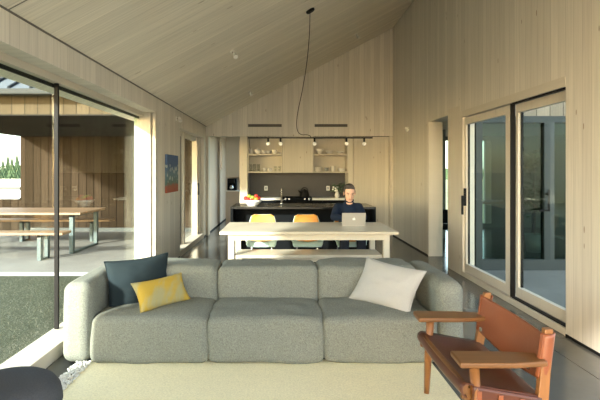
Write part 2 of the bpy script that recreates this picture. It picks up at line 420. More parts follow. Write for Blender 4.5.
# --- door 1: sliding glass door on the right
bm = B()
bx(bm, XR-.004, XR+.16, 4.14, 6.59, 0, .065)
d1 = struct('door_1', bm, M['sill'], 'large sliding glass door in the right wall', bevel=.004)
bm = B(); bx(bm, XR-.006, XR+.16, 4.14, 6.52, 2.20, 2.29); struct('door_head', bm, M['trim_y'], parent=d1, bevel=.003)
bm = B(); bx(bm, XR-.006, XR+.16, 6.50, 6.59, .065, 2.29); struct('door_jamb', bm, M['trim_z'], parent=d1, bevel=.003)
bm = B(); bx(bm, XR+.018, XR+.06, 4.14, 5.15, .065, .08); bx(bm, XR+.018, XR+.06, 4.14, 5.15, 2.185, 2.20); bx(bm, XR+.022, XR+.07, 5.18, 5.20, .065, 2.20)
struct('sliding_track', bm, M['black'], parent=d1)
def leaf(y0, y1, x0, name, wn_, wf, z0=.08, z1=2.185, rail=.105):
    bm = B(); x1 = x0+.05
    bx(bm, x0, x1, y0, y0+wn_, z0, z1); bx(bm, x0, x1, y1-wf, y1, z0, z1)
    bx(bm, x0, x1, y0+wn_, y1-wf, z0, z0+rail); bx(bm, x0, x1, y0+wn_, y1-wf, z1-.09, z1)
    f = struct(name, bm, M['trim_z'], parent=d1)
    bm = B(); bx(bm, x0+.02, x0+.032, y0+wn_-.01, y1-wf+.01, z0+rail-.01, z1-.08); struct('pane', bm, M['glass'], parent=f)
    bm = B(); xx0, xx1 = x0+.028, x0+.052
    bx(bm, xx0, xx1, y0+wn_-.002, y0+wn_+.012, z0+rail, z1-.09); bx(bm, xx0, xx1, y1-wf-.015, y1-wf+.002, z0+rail, z1-.09)
    struct('gasket', bm, M['black'], parent=f)
    return f
leaf(5.20, 6.50, XR+.02, 'door_leaf', .10, .05)
leaf(3.98, 5.18, XR+.075, 'door_leaf', .085, .05)
bm = B(); bx(bm, XR-.012, XR+.02, 6.425, 6.455, .98, 1.22); bx(bm, XR-.045, XR-.02, 6.425, 6.455, .86, 1.12); bx(bm, XR-.025, XR+.02, 6.43, 6.45, 1.04, 1.08)
struct('door_handle', bm, M['black'], parent=d1, bevel=.004, label='black lever handle')
bm = B(); bx(bm, XR-.001, XR+.02, 6.62, 7.08, 0, 2.38); 
struct('trim_3', bm, M['trim_z'])
bm = B(); bx(bm, XR+.12, XR+.23, 4.1, 6.55, -.04, .02); struct('trim_4', bm, M['frame_grey'])
bm = B(); bx(bm, XRO-.003, XRO+.03, 6.55, 7.03, -.02, 2.3); bx(bm, XRO-.06, XRO+.03, 6.50, 6.56, -.02, 2.3); struct('trim_13', bm, M['frame_teal'])

# ------------------------------------------------------------------ right courtyard and wing
bm = B(); bx(bm, 2.74, 9, Y0, 7.05, -.15, -.03); struct('ground_court', bm, M['court'], 'pale concrete courtyard behind the sliding door')
bm = B(); bx(bm, 2.74, 9, 7.05, 12.3, -.12, .0); struct('floor_wing', bm, M['floor'])
bm = B(); bx(bm, 2.72, 9, 7.12, 12.3, 2.36, 2.5); struct('ceiling_wing', bm, M['hall_wood'])
bm = B(); bx(bm, 2.75, 9, 7.04, 7.12, 2.28, 3.1); struct('wall_wing_fascia', bm, M['clad_grey'], 'weathered board fascia of the wing')
bm = B(); bx(bm, 2.72, 9, 7.0, 7.2, 3.1, 3.25); struct('roof_wing', bm, M['roofmetal'])
bm = B()
bx(bm, 2.74, 4.12, 12.2, 12.3, 0, 2.4); bx(bm, 4.38, 4.86, 12.2, 12.3, 0, 2.4); bx(bm, 5.4, 9, 12.2, 12.3, 0, 2.4)
bx(bm, 4.12, 4.38, 12.2, 12.3, 0, .1); bx(bm, 4.12, 4.38, 12.2, 12.3, 2.25, 2.4); bx(bm, 4.86, 5.4, 12.2, 12.3, 0, .1); bx(bm, 4.86, 5.4, 12.2, 12.3, 2.25, 2.4)
bx(bm, 8.9, 9, 7.1, 12.2, 0, 2.4)
bx(bm, 2.75, 3.53, 10.2, 10.3, 0, 2.36)
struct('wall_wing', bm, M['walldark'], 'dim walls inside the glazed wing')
bm = B(); bx(bm, 5.24, 5.36, 12.18, 12.28, .1, 2.25); bx(bm, 4.86, 4.90, 12.18, 12.28, .1, 2.25); bx(bm, 5.36, 5.4, 12.18, 12.28, .1, 2.25)
w4 = struct('window_4', bm, M['trim_z'], 'bright window at the back of the glazed wing')
bm = B(); bx(bm, 4.12, 4.38, 12.22, 12.23, .1, 2.25); struct('window_5', bm, M['glass'])
# wing glazing
bm = B(); bx(bm, 2.76, 6.6, 7.03, 7.13, -.03, .13)
w6 = struct('window_6', bm, M['frame_dark'], 'grey framed glazing across the courtyard')
bm = B(); bx(bm, 2.76, 6.6, 7.03, 7.13, 2.18, 2.28); struct('head_frame', bm, M['frame_teal'], parent=w6)
for x0, x1, mt in ((2.76, 2.84, 'frame_teal'), (2.84, 2.95, 'frame_dark'), (3.50, 3.57, 'frame_teal'), (3.91, 4.0, 'frame_teal'), (4.0, 4.06, 'frame_dark'), (5.2, 5.3, 'frame_teal')):
    bm = B(); bx(bm, x0, x1, 7.03, 7.13, .13, 2.18); struct('post', bm, M[mt], parent=w6)
bm = B(); bx(bm, 2.95, 6.6, 7.08, 7.09, .13, 2.18); struct('pane', bm, M['glass_far'], parent=w6)
bm = B(); bx(bm, 3.93, 3.955, 6.96, 6.98, .86, 1.18); bx(bm, 3.93, 3.955, 6.97, 7.03, 1.1, 1.13); bx(bm, 3.80, 3.955, 6.96, 6.98, .86, .885); struct('door_handle', bm, M['black'], parent=w6)

# table and plant in wing
t = thing('sideboard', 'long wooden table inside the glazed wing across the courtyard', 'table', (5.15, 10.6, 0))
boxobj('tabletop', -1.2, .75, -.35, .35, .74, .79, M['patio_wood'], t)
for sx in (-1.1, .65):
    for sy in (-.28, .28): boxobj('leg', sx-.03, sx+.03, sy-.03, sy+.03, 0, .74, M['blackw'], t)
def leafy(bm, c, n, r, hs, seed, size=.12):
    rnd = random.Random(seed)
    for i in range(n):
        a = rnd.uniform(0, 2*PI); rr = r*rnd.random()**.5; z = hs*rnd.random()
        p = Vector((c[0]+rr*math.cos(a), c[1]+rr*math.sin(a), c[2]+z))
        d = Vector((math.cos(a), math.sin(a), rnd.uniform(-.4, .8))).normalized(); s = d.cross(Vector((0,0,1))).normalized()
        l = size*rnd.uniform(.7, 1.3); wd = l*.28; up = s.cross(d)*l*.12
        v = [bm.verts.new(q) for q in (p, p+d*l*.5+s*wd+up, p+d*l, p+d*l*.5-s*wd+up)]
        v2 = [bm.verts.new(q-Vector((0,0,.004))) for q in (p, p+d*l*.5+s*wd+up, p+d*l, p+d*l*.5-s*wd+up)]
        bm.faces.new(v); bm.faces.new(v2[::-1])
        for k in range(4): bm.faces.new((v[k], v[(k+1) % 4], v2[(k+1) % 4], v2[k]))
t = thing('potted_plant', 'tall dark leafy plant in a grey pot behind the courtyard glazing', 'plant', (4.55, 8.5, 0))
bm = B(); lathe(bm, [(0, 0), (.13, 0), (.17, .32), (.15, .32), (.14, .28), (0, .28)]); obj('pot', bm, M['pot'], t, smooth=True)
bm = B(); tube(bm, [(0,0,.28), (.02,0,.8), (-.01,.02,1.3), (0,0,1.75)], .014); obj('stem', bm, M['bark'], t)
bm = B(); leafy(bm, (0,0,.65), 170, .17, 1.15, 3, .17); obj('foliage', bm, M['leaf'], t)
t = thing('side_chair', 'black low backed chair seen through the opening in the right wall', 'chair', (3.02, 8.75, 0), -.5)
bm = B(); rbox(bm, 0, 0, .42, .2, .2, .035, .03); obj('seat', bm, M['blackw'], t, smooth=True)
bm = B(); rbox(bm, 0, .19, .60, .18, .025, .13, .025); obj('backrest', bm, M['blackw'], t, smooth=True)
for sx in (-1, 1):
    for sy in (-1, 1):
        bm = B(); tube(bm, [(sx*.14, sy*.14, .39), (sx*.2, sy*.19, 0)], .012); obj('leg', bm, M['black'], t)

# ------------------------------------------------------------------ left patio
PZ = -.05
bm = B(); bx(bm, -16, XO-.02, 7.0, 12.2, PZ-.12, PZ); struct('patio', bm, M['patio'], 'sunlit concrete patio')
bm = B(); bx(bm, -16, XO-.005, 6.96, 7.0, PZ-.10, PZ+.003); struct('patio_edge', bm, M['parapet'], 'pale edging strip between patio and lawn')
bm = B(); bx(bm, -16, XO, -12, 6.96, PZ-.2, PZ-.045); struct('lawn_ground', bm, M['lawn'], 'rough dark lawn outside the big window')
bm = B(); bx(bm, XO, 9, -14, Y0, PZ-.2, PZ+.02); struct('bounce_slab', bm, M['patio'], 'unseen concrete slab added behind the camera to bounce sunlight')  # out of view, added so sunlit ground brightens the room
rnd = random.Random(2); bm = B()
for i in range(26000):
    x = -2.06-rnd.random()**1.6*4.5; y = rnd.uniform(1.2, 6.9); h = rnd.uniform(.006, .018); a = rnd.uniform(0, PI); w_ = rnd.uniform(.003, .007)
    dx, dy = math.cos(a)*w_, math.sin(a)*w_; lx, ly = rnd.uniform(-.02, .02), rnd.uniform(-.02, .02)
    v = [bm.verts.new(q) for q in ((x-dx, y-dy, PZ-.046), (x+dx, y+dy, PZ-.046), (x+lx, y+ly, PZ-.046+h))]; bm.faces.new(v)
tag(obj('grass', bm, M['grass']), 'short sparse grass on the dark lawn outside the big window', 'grass', kind='stuff')
bm = B(); bx(bm, -200, 60, 16, 400, -1.4, -1.1); struct('ground_far', bm, M['field'], 'distant open field')
XP = px(20.5, 11.8)
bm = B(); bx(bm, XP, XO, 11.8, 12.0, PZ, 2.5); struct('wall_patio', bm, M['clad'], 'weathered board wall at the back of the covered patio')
bm = B(); bx(bm, XP, XO-.0, 11.77, 11.80, PZ, PZ+.09); struct('baseboard_patio', bm, M['frame_dark'])
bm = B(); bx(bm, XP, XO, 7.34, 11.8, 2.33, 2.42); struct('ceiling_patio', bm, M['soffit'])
# roof left portion over the open part ends at XP: sun gets in from the open side
bm = B(); bx(bm, XP, px(139, 7.3), 7.28, 7.34, 2.33, 2.64); struct('fascia', bm, M['clad_fascia'], 'sunlit board fascia over the patio')
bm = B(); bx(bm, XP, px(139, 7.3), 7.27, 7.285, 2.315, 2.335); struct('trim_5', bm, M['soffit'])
g = B(); bx(g, XP, px(137, 7), 6.98, 7.12, 2.60, 2.69); struct('gutter', g, M['gutter'], 'grey gutter along the patio roof', bevel=.02)
# metal roof
def rz(y): return 2.70+.5*(y-7.05)
bm = B(); extr(bm, [(7.0, rz(7.0)), (10, rz(10)), (10, rz(10)-.06), (7.0, rz(7.0)-.06)], 'X', XP-.1, px(139, 7.3)); rf = struct('roof_patio', bm, M['roofmetal'], 'pale metal roof over the patio')
for k in range(30):
    x = px(5.6, 7.0)+.33*(k-22)
    if x > px(135, 7) or x < XP: continue
    bm = B(); extr(bm, [(7.04, rz(7.04)), (9.9, rz(9.9)), (9.9, rz(9.9)+.035), (7.04, rz(7.04)+.035)], 'X', x, x+.035)
    struct('roof_seam', bm, M['seam'], parent=rf)
bm = B(); bx(bm, XP, px(135, 7.3), 7.50, 7.54, rz(7.5)+.02, rz(7.5)+.09); struct('snow_rail', bm, M['gutter'], parent=rf)
# low parapet on the open side
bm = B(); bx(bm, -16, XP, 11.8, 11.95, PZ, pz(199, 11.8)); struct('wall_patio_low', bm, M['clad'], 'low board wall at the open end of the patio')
bm = B(); bx(bm, -16, XP-.001, 11.75, 12.0, pz(199, 11.8), pz(199, 11.8)+.03); bx(bm, -16, XP-.001, 11.8, 11.95, pz(198, 11.8), pz(190, 11.8)); bx(bm, -16, XP, 11.85, 11.9, pz(187, 11.8), pz(179, 11.8)); 
struct('trim_6', bm, M['parapet'], 'pale metal capping on the low wall')
bm = B(); bx(bm, -16, XP-.05, 11.86, 11.9, pz(189.8, 11.8), pz(187, 11.8)); struct('trim_7', bm, M['frame_dark'])

# patio table and benches
def trestle(bm, x, y0, y1, z1, w_=.035, zb=PZ):
    bx(bm, x-w_, x+w_, y0-.04, y0+.04, 0, z1); bx(bm, x-w_, x+w_, y1-.04, y1+.04, 0, z1); bx(bm, x-w_, x+w_, y0, y1, 0, .03); bx(bm, x-w_, x+w_, y0-.04, y1+.04, z1-.04, z1)
t = thing('picnic_table', 'long wooden picnic table with grey metal frame on the covered patio', 'table', (-5.3, 9.15, PZ))
boxobj('tabletop', -1.9, 1.62, -.62, .62, .71, .75, M['patio_wood'], t, bevel=.005)
for x in (1.44, -1.5):
    bm = B(); trestle(bm, x, -.55, .55, .71); obj('frame', bm, M['leg_metal'], t)
def bench(y, nm, lab):
    t = thing(nm, lab, 'bench', (-5.3, y, PZ), group='benches along the picnic table')
    boxobj('seat', -1.7, 1.6, -.17, .17, .43, .47, M['patio_wood'], t, bevel=.005)
    for x in (1.2, -.3, -1.4):
        bm = B(); trestle(bm, x, -.12, .12, .43, .03); obj('frame', bm, M['leg_metal'], t)
bench(8.05, 'bench', 'wooden patio bench on the near side of the picnic table')
bench(10.2, 'bench', 'wooden patio bench on the far side of the picnic table')
# conifers
rnd = random.Random(5)
k = 0
for i, (u, vt, Y) in enumerate(((-60, 150, 60), (-52, 156, 58), (-42, 152, 62), (-33, 157, 57), (-24, 154, 60), (-16, 158, 58), (-8, 160, 62), (-2, 158, 57), (3, 161, 60), (8, 157, 63), (12, 159, 57), (17, 156, 60), (22, 160, 62), (28, 159, 60))):
    Y = 56+(i % 5)*4; base = -1.2; top = pz(vt, Y); H = top-base; x = px(u, Y)
    t = thing('conifer', ['dark conifer in the distant tree line', ][0]+' beyond the patio', 'tree', (x, Y, base), rnd.random()*6, 'conifers of the distant tree line')
    bm = B(); lathe(bm, [(.12, 0), (.04, H*.95), (0, H*.96)], n=6); obj('trunk', bm, M['bark'], t)
    bm = B()
    for q in range(9):
        z0 = H*(.10+.1*q); r0 = H*.24*(1-q/9.6); n = 9
        c = bm.verts.new((0, 0, z0+H*.18)); ring = []
        for j in range(n*2):
            a = 2*PI*j/(n*2)+q; r = r0*(1 if j % 2 else .6)*rnd.uniform(.85, 1.15); ring.append(bm.verts.new((r*math.cos(a), r*math.sin(a), z0+rnd.uniform(-.05, .05)-(.1 if j % 2 else 0))))
        for j in range(n*2): bm.faces.new((c, ring[j], ring[(j+1) % (n*2)]))
        cc = bm.verts.new((0, 0, z0+H*.02))
        for j in range(n*2): bm.faces.new((cc, ring[(j+1) % (n*2)], ring[j]))
    obj('foliage', bm, M['conifer'], t)
# backdrop hills
bm = B(); 
pts = [(-90, -1.2)]
for i in range(31): pts.append((-90+i*6, 2.2+1.4*noise.noise(Vector((i*.35, 0, 0)))))
pts.append((90, -1.2)); extr(bm, pts, 'Y', 150, 156); struct('hills', bm, M['conifer'], 'low wooded ridge on the horizon')

# ------------------------------------------------------------------ kitchen
def gap_panel(t, name, x0, x1, y, z0, z1, mat, label=None, th=.02):
    o = boxobj(name, x0+.002, x1-.002, y-th, y, z0+.002, z1-.002, mat, t, bevel=.002)
    if label: o['label'] = label
    return o
zs = 1.85; zb = 1.45
def shelf_unit(u0, u1, label):
    x0, x1 = X(u0), X(u1); cx = (x0+x1)/2; h = (x1-x0)/2
    t = thing('shelf_unit', label, 'shelf', (cx, YB, 0), group='open kitchen shelves')
    boxobj('side_panel', -h, -h+.018, .0, .4, zb-.03, 2.25, M['cab_wood'], t); boxobj('side_panel', h-.018, h, .0, .4, zb-.03, 2.25, M['cab_wood'], t)
    boxobj('back_panel', -h+.018, h-.018, .385, .4, zb-.03, 2.25, M['cab_wood'], t)
    boxobj('shelf', -h+.018, h-.018, .0, .385, zs-.03, zs, M['cab_wood'], t)
    boxobj('shelf', -h+.018, h-.018, .0, .385, zb-.03, zb, M['cab_wood'], t)
    boxobj('top_panel', -h+.018, h-.018, .0, .385, 2.23, 2.25, M['cab_wood'], t)
shelf_unit(247.8, 282.3, 'open wood shelf unit left of the closed wall cabinet, holding cups and glasses')
shelf_unit(313.2, 348, 'open wood shelf unit right of the closed wall cabinet, holding bowls')
x0, x1 = X(282.5), X(313)
t = thing('wall_cabinet', 'plain closed wood wall cabinet between the two open shelf units', 'cabinet', ((x0+x1)/2, YB, 0)); h = (x1-x0)/2
boxobj('carcass', -h, h, .02, .4, zb-.03, 2.25, M['cab_wood'], t); gap_panel(t, 'door', -h, h, .018, zb-.03, 2.25, M['door_wood'])
x0, x1 = X(353.5), X(389)
t = thing('tall_cabinet', 'tall knotty wood cupboard at the right end of the kitchen', 'cabinet', ((x0+x1)/2, YB, 0)); h = (x1-x0)/2
boxobj('carcass', -h, h, .02, .53, .0, 2.24, M['cab_wood'], t); gap_panel(t, 'door', -h+.01, h-.01, .018, .06, 2.17, M['door_wood'])
boxobj('top_strip', -h, h, 0, .018, 2.18, 2.24, M['cab_wood'], t)
bm = B(); bx(bm, X(348.2), X(353), YB, 11.2, 0, 2.25); struct('trim_8', bm, M['cab_wood'])
bm = B(); bx(bm, X(389.3), XF, YB, 11.2, 0, 2.25); struct('trim_9', bm, M['cab_wood'])
bm = B(); bx(bm, X(247.5), XF, YB+.0, YB+.012, 2.236, 2.25); struct('trim_10', bm, M['black'])
# base cabinets and worktop
xa, xb = X(247.8), X(348)
zw = .84
for i, lab in enumerate(('leftmost black base cabinet under the pale kitchen worktop', 'base cabinet left of the cooktop under the pale worktop', None, 'rightmost black base cabinet under the pale kitchen worktop')):
    wdt = (xb-xa)/4; x0 = xa+wdt*i
    if lab is None: lab = 'black base cabinet right of the cooktop under the pale worktop'
    t = thing('base_cabinet', lab, 'cabinet', (x0+wdt/2, YB+.02, 0), group='kitchen base cabinets')
    boxobj('carcass', -wdt/2+.002, wdt/2-.002, .02, .50, .0, zw-.04, M['blackw'], t); gap_panel(t, 'door', -wdt/2, wdt/2, .018, .08, zw-.05, M['blackw'])
bm = B(); bx(bm, xa, xb, YB+.0, 11.2, zw-.04, zw); o = obj('worktop', bm, M['whitepaint'], loc=(xa, YB, zw-.04), bevel=.003); tag(o, 'long pale kitchen worktop against the dark splashback', 'worktop')
xc = X(297)
t = thing('cooktop', 'black cooktop set on the pale worktop behind the island', 'cooktop', (xc, YB-.0, zw))
boxobj('hob', -.35, .34, -.012, .5, .0, .02, M['blackw'], t); boxobj('front_panel', -.35, .34, -.03, -.012, -.05, .02, M['blackw'], t)
for q in (-.26, -.18, .18, .27):
    bm = B(); tube(bm, [(q, -.03, -.012), (q, -.055, -.012)], .02, 14); obj('knob', bm, M['steel'], t, smooth=False)
t = thing('kettle', 'black kettle standing on the cooktop', 'kettle', (X(305), YB+.25, zw+.02))
bm = B(); lathe(bm, [(0, 0), (.105, 0), (.11, .03), (.09, .12), (.06, .155), (.02, .165), (.018, .185), (0, .19)]); obj('body', bm, M['black'], t, smooth=True)
bm = B(); tube(bm, [(.08*math.cos(a), 0, .13+.09*math.sin(a)) for a in [PI*i/8 for i in range(9)]], .009); obj('handle', bm, M['black'], t)
bm = B(); tube(bm, [(-.08, 0, .09), (-.13, 0, .14), (-.15, 0, .15)], [.018, .013, .01]); obj('spout', bm, M['black'], t)
def outlet(x, label):
    t = thing('wall_outlet', label, 'outlet', (x, 11.2, pz(190.5, 11.2)-.0), group='outlets on the splashback')
    boxobj('plate', -.04, .04, -.01, 0, 0, .11, M['render'], t, bevel=.003); boxobj('socket', -.018, .018, -.014, -.01, .025, .085, M['parapet'], t)
outlet(px(266, 11.2), 'pale wall outlet on the splashback above the fruit bowl'); outlet(px(328, 11.2), 'pale wall outlet on the splashback left of the white flowers')

# crockery on shelves
def vessel(name, prof, mat, loc, lab, cat, grp=None, handle=None, n=20):
    if handle:
        t = thing(name, lab, cat, loc, group=grp); bm = B(); lathe(bm, prof, n=n); obj('body', bm, mat, t, smooth=True)
        bm = B(); r, z0, z1, e = handle
        tube(bm, [(r+e*math.sin(PI*i/6), 0, z0+(z1-z0)*(1-math.cos(PI*i/6))/2) for i in range(7)], .005, 6); obj('handle', bm, mat, t, smooth=True); return t
    bm = B(); lathe(bm, prof, n=n); o = obj(name, bm, mat, smooth=True); o.location = loc; return tag(o, lab, cat, grp)
def cupprof(r, h, t=.006): return [(0, 0), (r*.75, 0), (r*.95, h*.3), (r, h), (r-t, h), (r*.9-t, h*.3), (r*.7, t), (0, t)]
def bowlprof(r, h, t=.006): return [(0, 0), (r*.4, 0), (r*.45, h*.08), (r*.85, h*.55), (r, h), (r-t, h), (r*.82-t, h*.55), (r*.4, h*.15), (0, h*.14)]
def glassprof(r, h, t=.004): return [(0, 0), (r*.8, 0), (r, h), (r-t, h), (r*.8-t, .01), (0, .01)]
YS = YB+.13
def sx(u): return px(u, YS)
vessel('jug', [(0,0),(.035,0),(.045,.05),(.03,.1),(.035,.125),(.03,.125),(.025,.1),(.04,.05),(0,.01)], M['white'], (sx(250.8), YS, zs), 'small cream jug at the left end of the upper left shelf', 'jug', handle=(.04, .04, .1, .025))
vessel('teapot', [(0,0),(.06,0),(.085,.05),(.075,.1),(.03,.12),(.012,.125),(.012,.145),(0,.147)], M['white'], (sx(258), YS, zs), 'round white lidded pot on the upper left shelf beside the jug', 'teapot', handle=(.08, .03, .1, .03))
vessel('cup', cupprof(.04, .08), M['white'], (sx(263.6), YS, zs), 'small pale cup beside the lidded pot on the upper left shelf', 'cup', 'cups and bowls on the upper left shelf', (.038, .02, .06, .02))
vessel('bowl', bowlprof(.065, .07), M['white'], (sx(269), YS, zs), 'small white bowl in the middle of the upper left shelf', 'bowl', 'cups and bowls on the upper left shelf')
vessel('bowl', bowlprof(.07, .10), M['whitepaint'], (sx(274.5), YS, zs), 'deep grey white bowl near the right end of the upper left shelf', 'bowl', 'cups and bowls on the upper left shelf')
vessel('saucer', bowlprof(.05, .04), M['white'], (sx(279.6), YS, zs), 'shallow white dish at the right end of the upper left shelf', 'dish', 'cups and bowls on the upper left shelf')
for u, l in ((250.6, 'first tall clear glass from the left on the lower left shelf'), (254.6, 'second tall clear glass from the left on the lower left shelf'), (258.6, 'third tall clear glass from the left on the lower left shelf')):
    vessel('tall_glass', glassprof(.035, .17), M['tumbler'], (sx(u), YS, zb), l, 'glass', 'glasses on the lower left shelf')
vessel('mug', cupprof(.042, .085), M['white'], (sx(264.8), YS, zb), 'left white mug of the pair on the lower left shelf', 'mug', 'white mugs on the lower left shelf', (.04, .02, .07, .022))
vessel('mug', cupprof(.042, .085), M['white'], (sx(270), YS, zb), 'right white mug of the pair on the lower left shelf', 'mug', 'white mugs on the lower left shelf', (.04, .02, .07, .022))
vessel('tall_glass', glassprof(.03, .12), M['tumbler'], (sx(275.5), YS, zb), 'shorter clear glass right of the white mugs on the lower left shelf', 'glass', 'glasses on the lower left shelf')
vessel('tall_glass', glassprof(.03, .12), M['tumbler'], (sx(279.6), YS, zb), 'clear glass at the right end of the lower left shelf', 'glass', 'glasses on the lower left shelf')
vessel('bowl', bowlprof(.09, .12), M['white'], (sx(319.8), YS, zs), 'deep white bowl at the left of the upper right shelf', 'bowl', 'bowls on the upper right shelf')
vessel('bowl', bowlprof(.095, .08), M['white'], (sx(329.6), YS, zs), 'wide white bowl in the middle of the upper right shelf', 'bowl', 'bowls on the upper right shelf')
vessel('bowl', bowlprof(.095, .06), M['white'], (sx(340.2), YS, zs), 'low white bowl at the right of the upper right shelf', 'bowl', 'bowls on the upper right shelf')
def stack(u, n, r, dh, mat, where):
    for i in range(n):
        pos = ('bottom', 'second', 'third', 'fourth', 'fifth')[i] if i < n-1 else 'topmost'
        vessel('plate' if dh < .02 else 'bowl', bowlprof(r, max(dh*1.6, .02)), mat, (sx(u), YS, zb+i*dh), f'{pos} in the stack {where}', 'plate' if dh < .02 else 'bowl', 'stacked crockery on the lower right shelf')
stack(318.2, 4, .085, .022, M['whitepaint'], 'of grey bowls on the lower right shelf')
stack(326.5, 3, .055, .024, M['pot'], 'of small dark bowls on the lower right shelf')
stack(333, 4, .055, .028, M['white'], 'of white bowls on the lower right shelf')
stack(341.6, 4, .085, .016, M['whitepaint'], 'of wide plates on the lower right shelf')
# vents
for u0, u1, l in ((248, 281.8, 'left dark slot vent above the kitchen shelves'), (314.5, 347.5, 'right dark slot vent above the kitchen shelves')):
    x0, x1 = X(u0), X(u1); t = thing('wall_vent', l, 'vent', ((x0+x1)/2, YB, pz(127, YB)), group='slot vents over the kitchen'); h = (x1-x0)/2
    boxobj('frame', -h, h, -.012, 0, 0, .065, M['vent'], t)
    for q in range(3): boxobj('slat', -h+.01, h-.01, -.018, -.012, .012+.018*q, .02+.018*q, M['black'], t)

# island
IX0, IX1, IY0, IY1, IZ = px(230.5, 7.65), px(376, 7.65), 7.65, 8.55, pz(207, 7.65)
t = thing('kitchen_island', 'long black kitchen island behind the dining table', 'island', ((IX0+IX1)/2, 7.65, 0)); h = (IX1-IX0)/2
boxobj('worktop', -h, h, 0, IY1-IY0, IZ-.035, IZ, M['islandtop'], t, bevel=.003)
boxobj('side_panel', -h, -h+.04, .0, IY1-IY0, 0, IZ-.035, M['blackw'], t); boxobj('side_panel', h-.04, h, .0, IY1-IY0, 0, IZ-.035, M['blackw'], t)
for q in range(4):
    w_ = (2*h-.08)/4; boxobj('front_panel', -h+.04+w_*q+.003, -h+.04+w_*(q+1)-.003, .3, .32, .06, IZ-.04, M['blackw'], t)
boxobj('carcass', -h+.04, h-.04, .32, IY1-IY0-.02, .05, IZ-.035, M['blackw'], t)
t = thing('faucet', 'slim steel kitchen faucet standing on the black island', 'faucet', (px(281.5, 8.3), 8.3, IZ))
bm = B(); lathe(bm, [(0,0), (.028,0), (.028,.02), (.014,.03), (.014,.2), (0,.2)]); obj('base', bm, M['steel'], t, smooth=True)
bm = B(); tube(bm, [(0,0,.19), (0,0,.24), (0,-.03,.27), (0,-.08,.28), (0,-.13,.265), (0,-.15,.23)], .010); obj('spout', bm, M['steel'], t, smooth=True)
bm = B(); tube(bm, [(.01,0,.06), (.06,0,.09)], .006); obj('lever', bm, M['steel'], t)
# fruit bowl
fb = (px(252.5, 7.95), 7.95, IZ)
bm = B(); lathe(bm, [(0,0), (.08,0), (.085,.012), (.14,.06), (.165,.10), (.158,.10), (.132,.062), (.07,.02), (0,.018)], n=32)
o = obj('fruit_bowl', bm, M['white'], smooth=True); o.location = fb; tag(o, 'white bowl heaped with fruit on the black island', 'bowl')
rnd = random.Random(4); spots = [(0,0,.055),(.085,0,.085),(-.085,.02,.085),(.02,.085,.085),(.0,-.088,.085),(.065,-.07,.11),(-.07,-.075,.108),(.10,.06,.12),(-.115,-.03,.125),(.0,.0,.135),(.06,.02,.155),(-.06,.02,.155)]
names = ['red', 'red', 'orangefruit', 'green', 'red', 'orangefruit', 'red', 'red', 'red', 'green', 'red', 'green']
desc = ['red apple at the bottom of the fruit heap', 'red apple low on the right of the fruit heap', 'orange low on the left of the fruit heap', 'green apple at the back of the fruit heap', 'red apple at the front middle of the fruit heap', 'orange at the front right of the fruit heap', 'red apple at the front left of the fruit heap', 'red apple on the rim at the right of the bowl', 'red apple on the rim at the left of the bowl', 'green apple in the middle of the fruit heap', 'red apple at the top right of the fruit heap', 'green apple at the top left of the fruit heap']
for (x, y, z), c, d in zip(spots, names, desc):
    isap = c != 'orangefruit'
    t = thing('apple' if isap else 'orange', d, 'apple' if isap else 'orange', (fb[0]+x, fb[1]+y, fb[2]+z-.03), group='fruit in the white bowl')
    bm = B(); lathe(bm, [(0, .006), (.016, 0), (.032, .014), (.038, .034), (.032, .056), (.016, .065), (0, .056)], n=16); obj('flesh', bm, M[c], t, smooth=True)
    bm = B(); tube(bm, [(0,0,.056), (.003,0,.074)], .0018, 5); obj('stem', bm, M['bark'], t)
# flowers
t = thing('flower_vase', 'small vase of white flowers with dark leaves on the worktop behind the person', 'flowers', (px(337, 10.9), 10.9, zw))
bm = B(); lathe(bm, [(0,0), (.045,0), (.06,.06), (.035,.13), (.045,.15), (.04,.15), (.03,.13), (.05,.06), (0,.01)]); obj('vase', bm, M['white'], t, smooth=True)
bm = B(); leafy(bm, (.02,0,.12), 60, .1, .2, 9, .1); obj('foliage', bm, M['leaf'], t)
bm = B(); rnd = random.Random(8)
for i in range(12):
    a = rnd.uniform(0, 6.28); r = rnd.uniform(.02, .09); ball(bm, (r*math.cos(a)-.02, r*math.sin(a)-.04, .16+rnd.uniform(0, .1)), .028, 1, (1,.8,.8))
obj('blossom', bm, M['petal'], t, smooth=True)
# hall cabinet + coffee machine
x0, x1 = px(226, 12.5), px(240.2, 12.5)
t = thing('hall_cabinet', 'tall wood pantry cabinet at the end of the back hall with an open niche', 'cabinet', ((x0+x1)/2, 12.5, 0)); h = (x1-x0)/2
boxobj('lower_body', -h, h, 0, .6, 0, .92, M['hall_wood'], t); boxobj('upper_body', -h, h, 0, .6, 1.30, 2.4, M['trim_z'], t); boxobj('back_panel', -h, h, .58, .6, .92, 1.30, M['hall_wood'], t); boxobj('counter', -h, h, -.01, .58, .92, .94, M['whitepaint'], t)
t = thing('coffee_machine', 'black coffee machine in the niche of the hall cabinet', 'coffee machine', (px(231.5, 12.6), 12.65, .94))
boxobj('body', -.12, .12, 0, .3, 0, .32, M['blackw'], t, bevel=.01); boxobj('drip_tray', -.1, .1, -.1, 0, 0, .03, M['black'], t); boxobj('brew_head', -.08, .08, -.09, 0, .2, .3, M['black'], t)
bm = B(); lathe(bm, [(0,0), (.05,0), (.055,.05), (.04,.12), (.036,.12), (.05,.05), (0,.01)], (0,-.05,.03)); obj('carafe', bm, M['steel'], t, smooth=True)

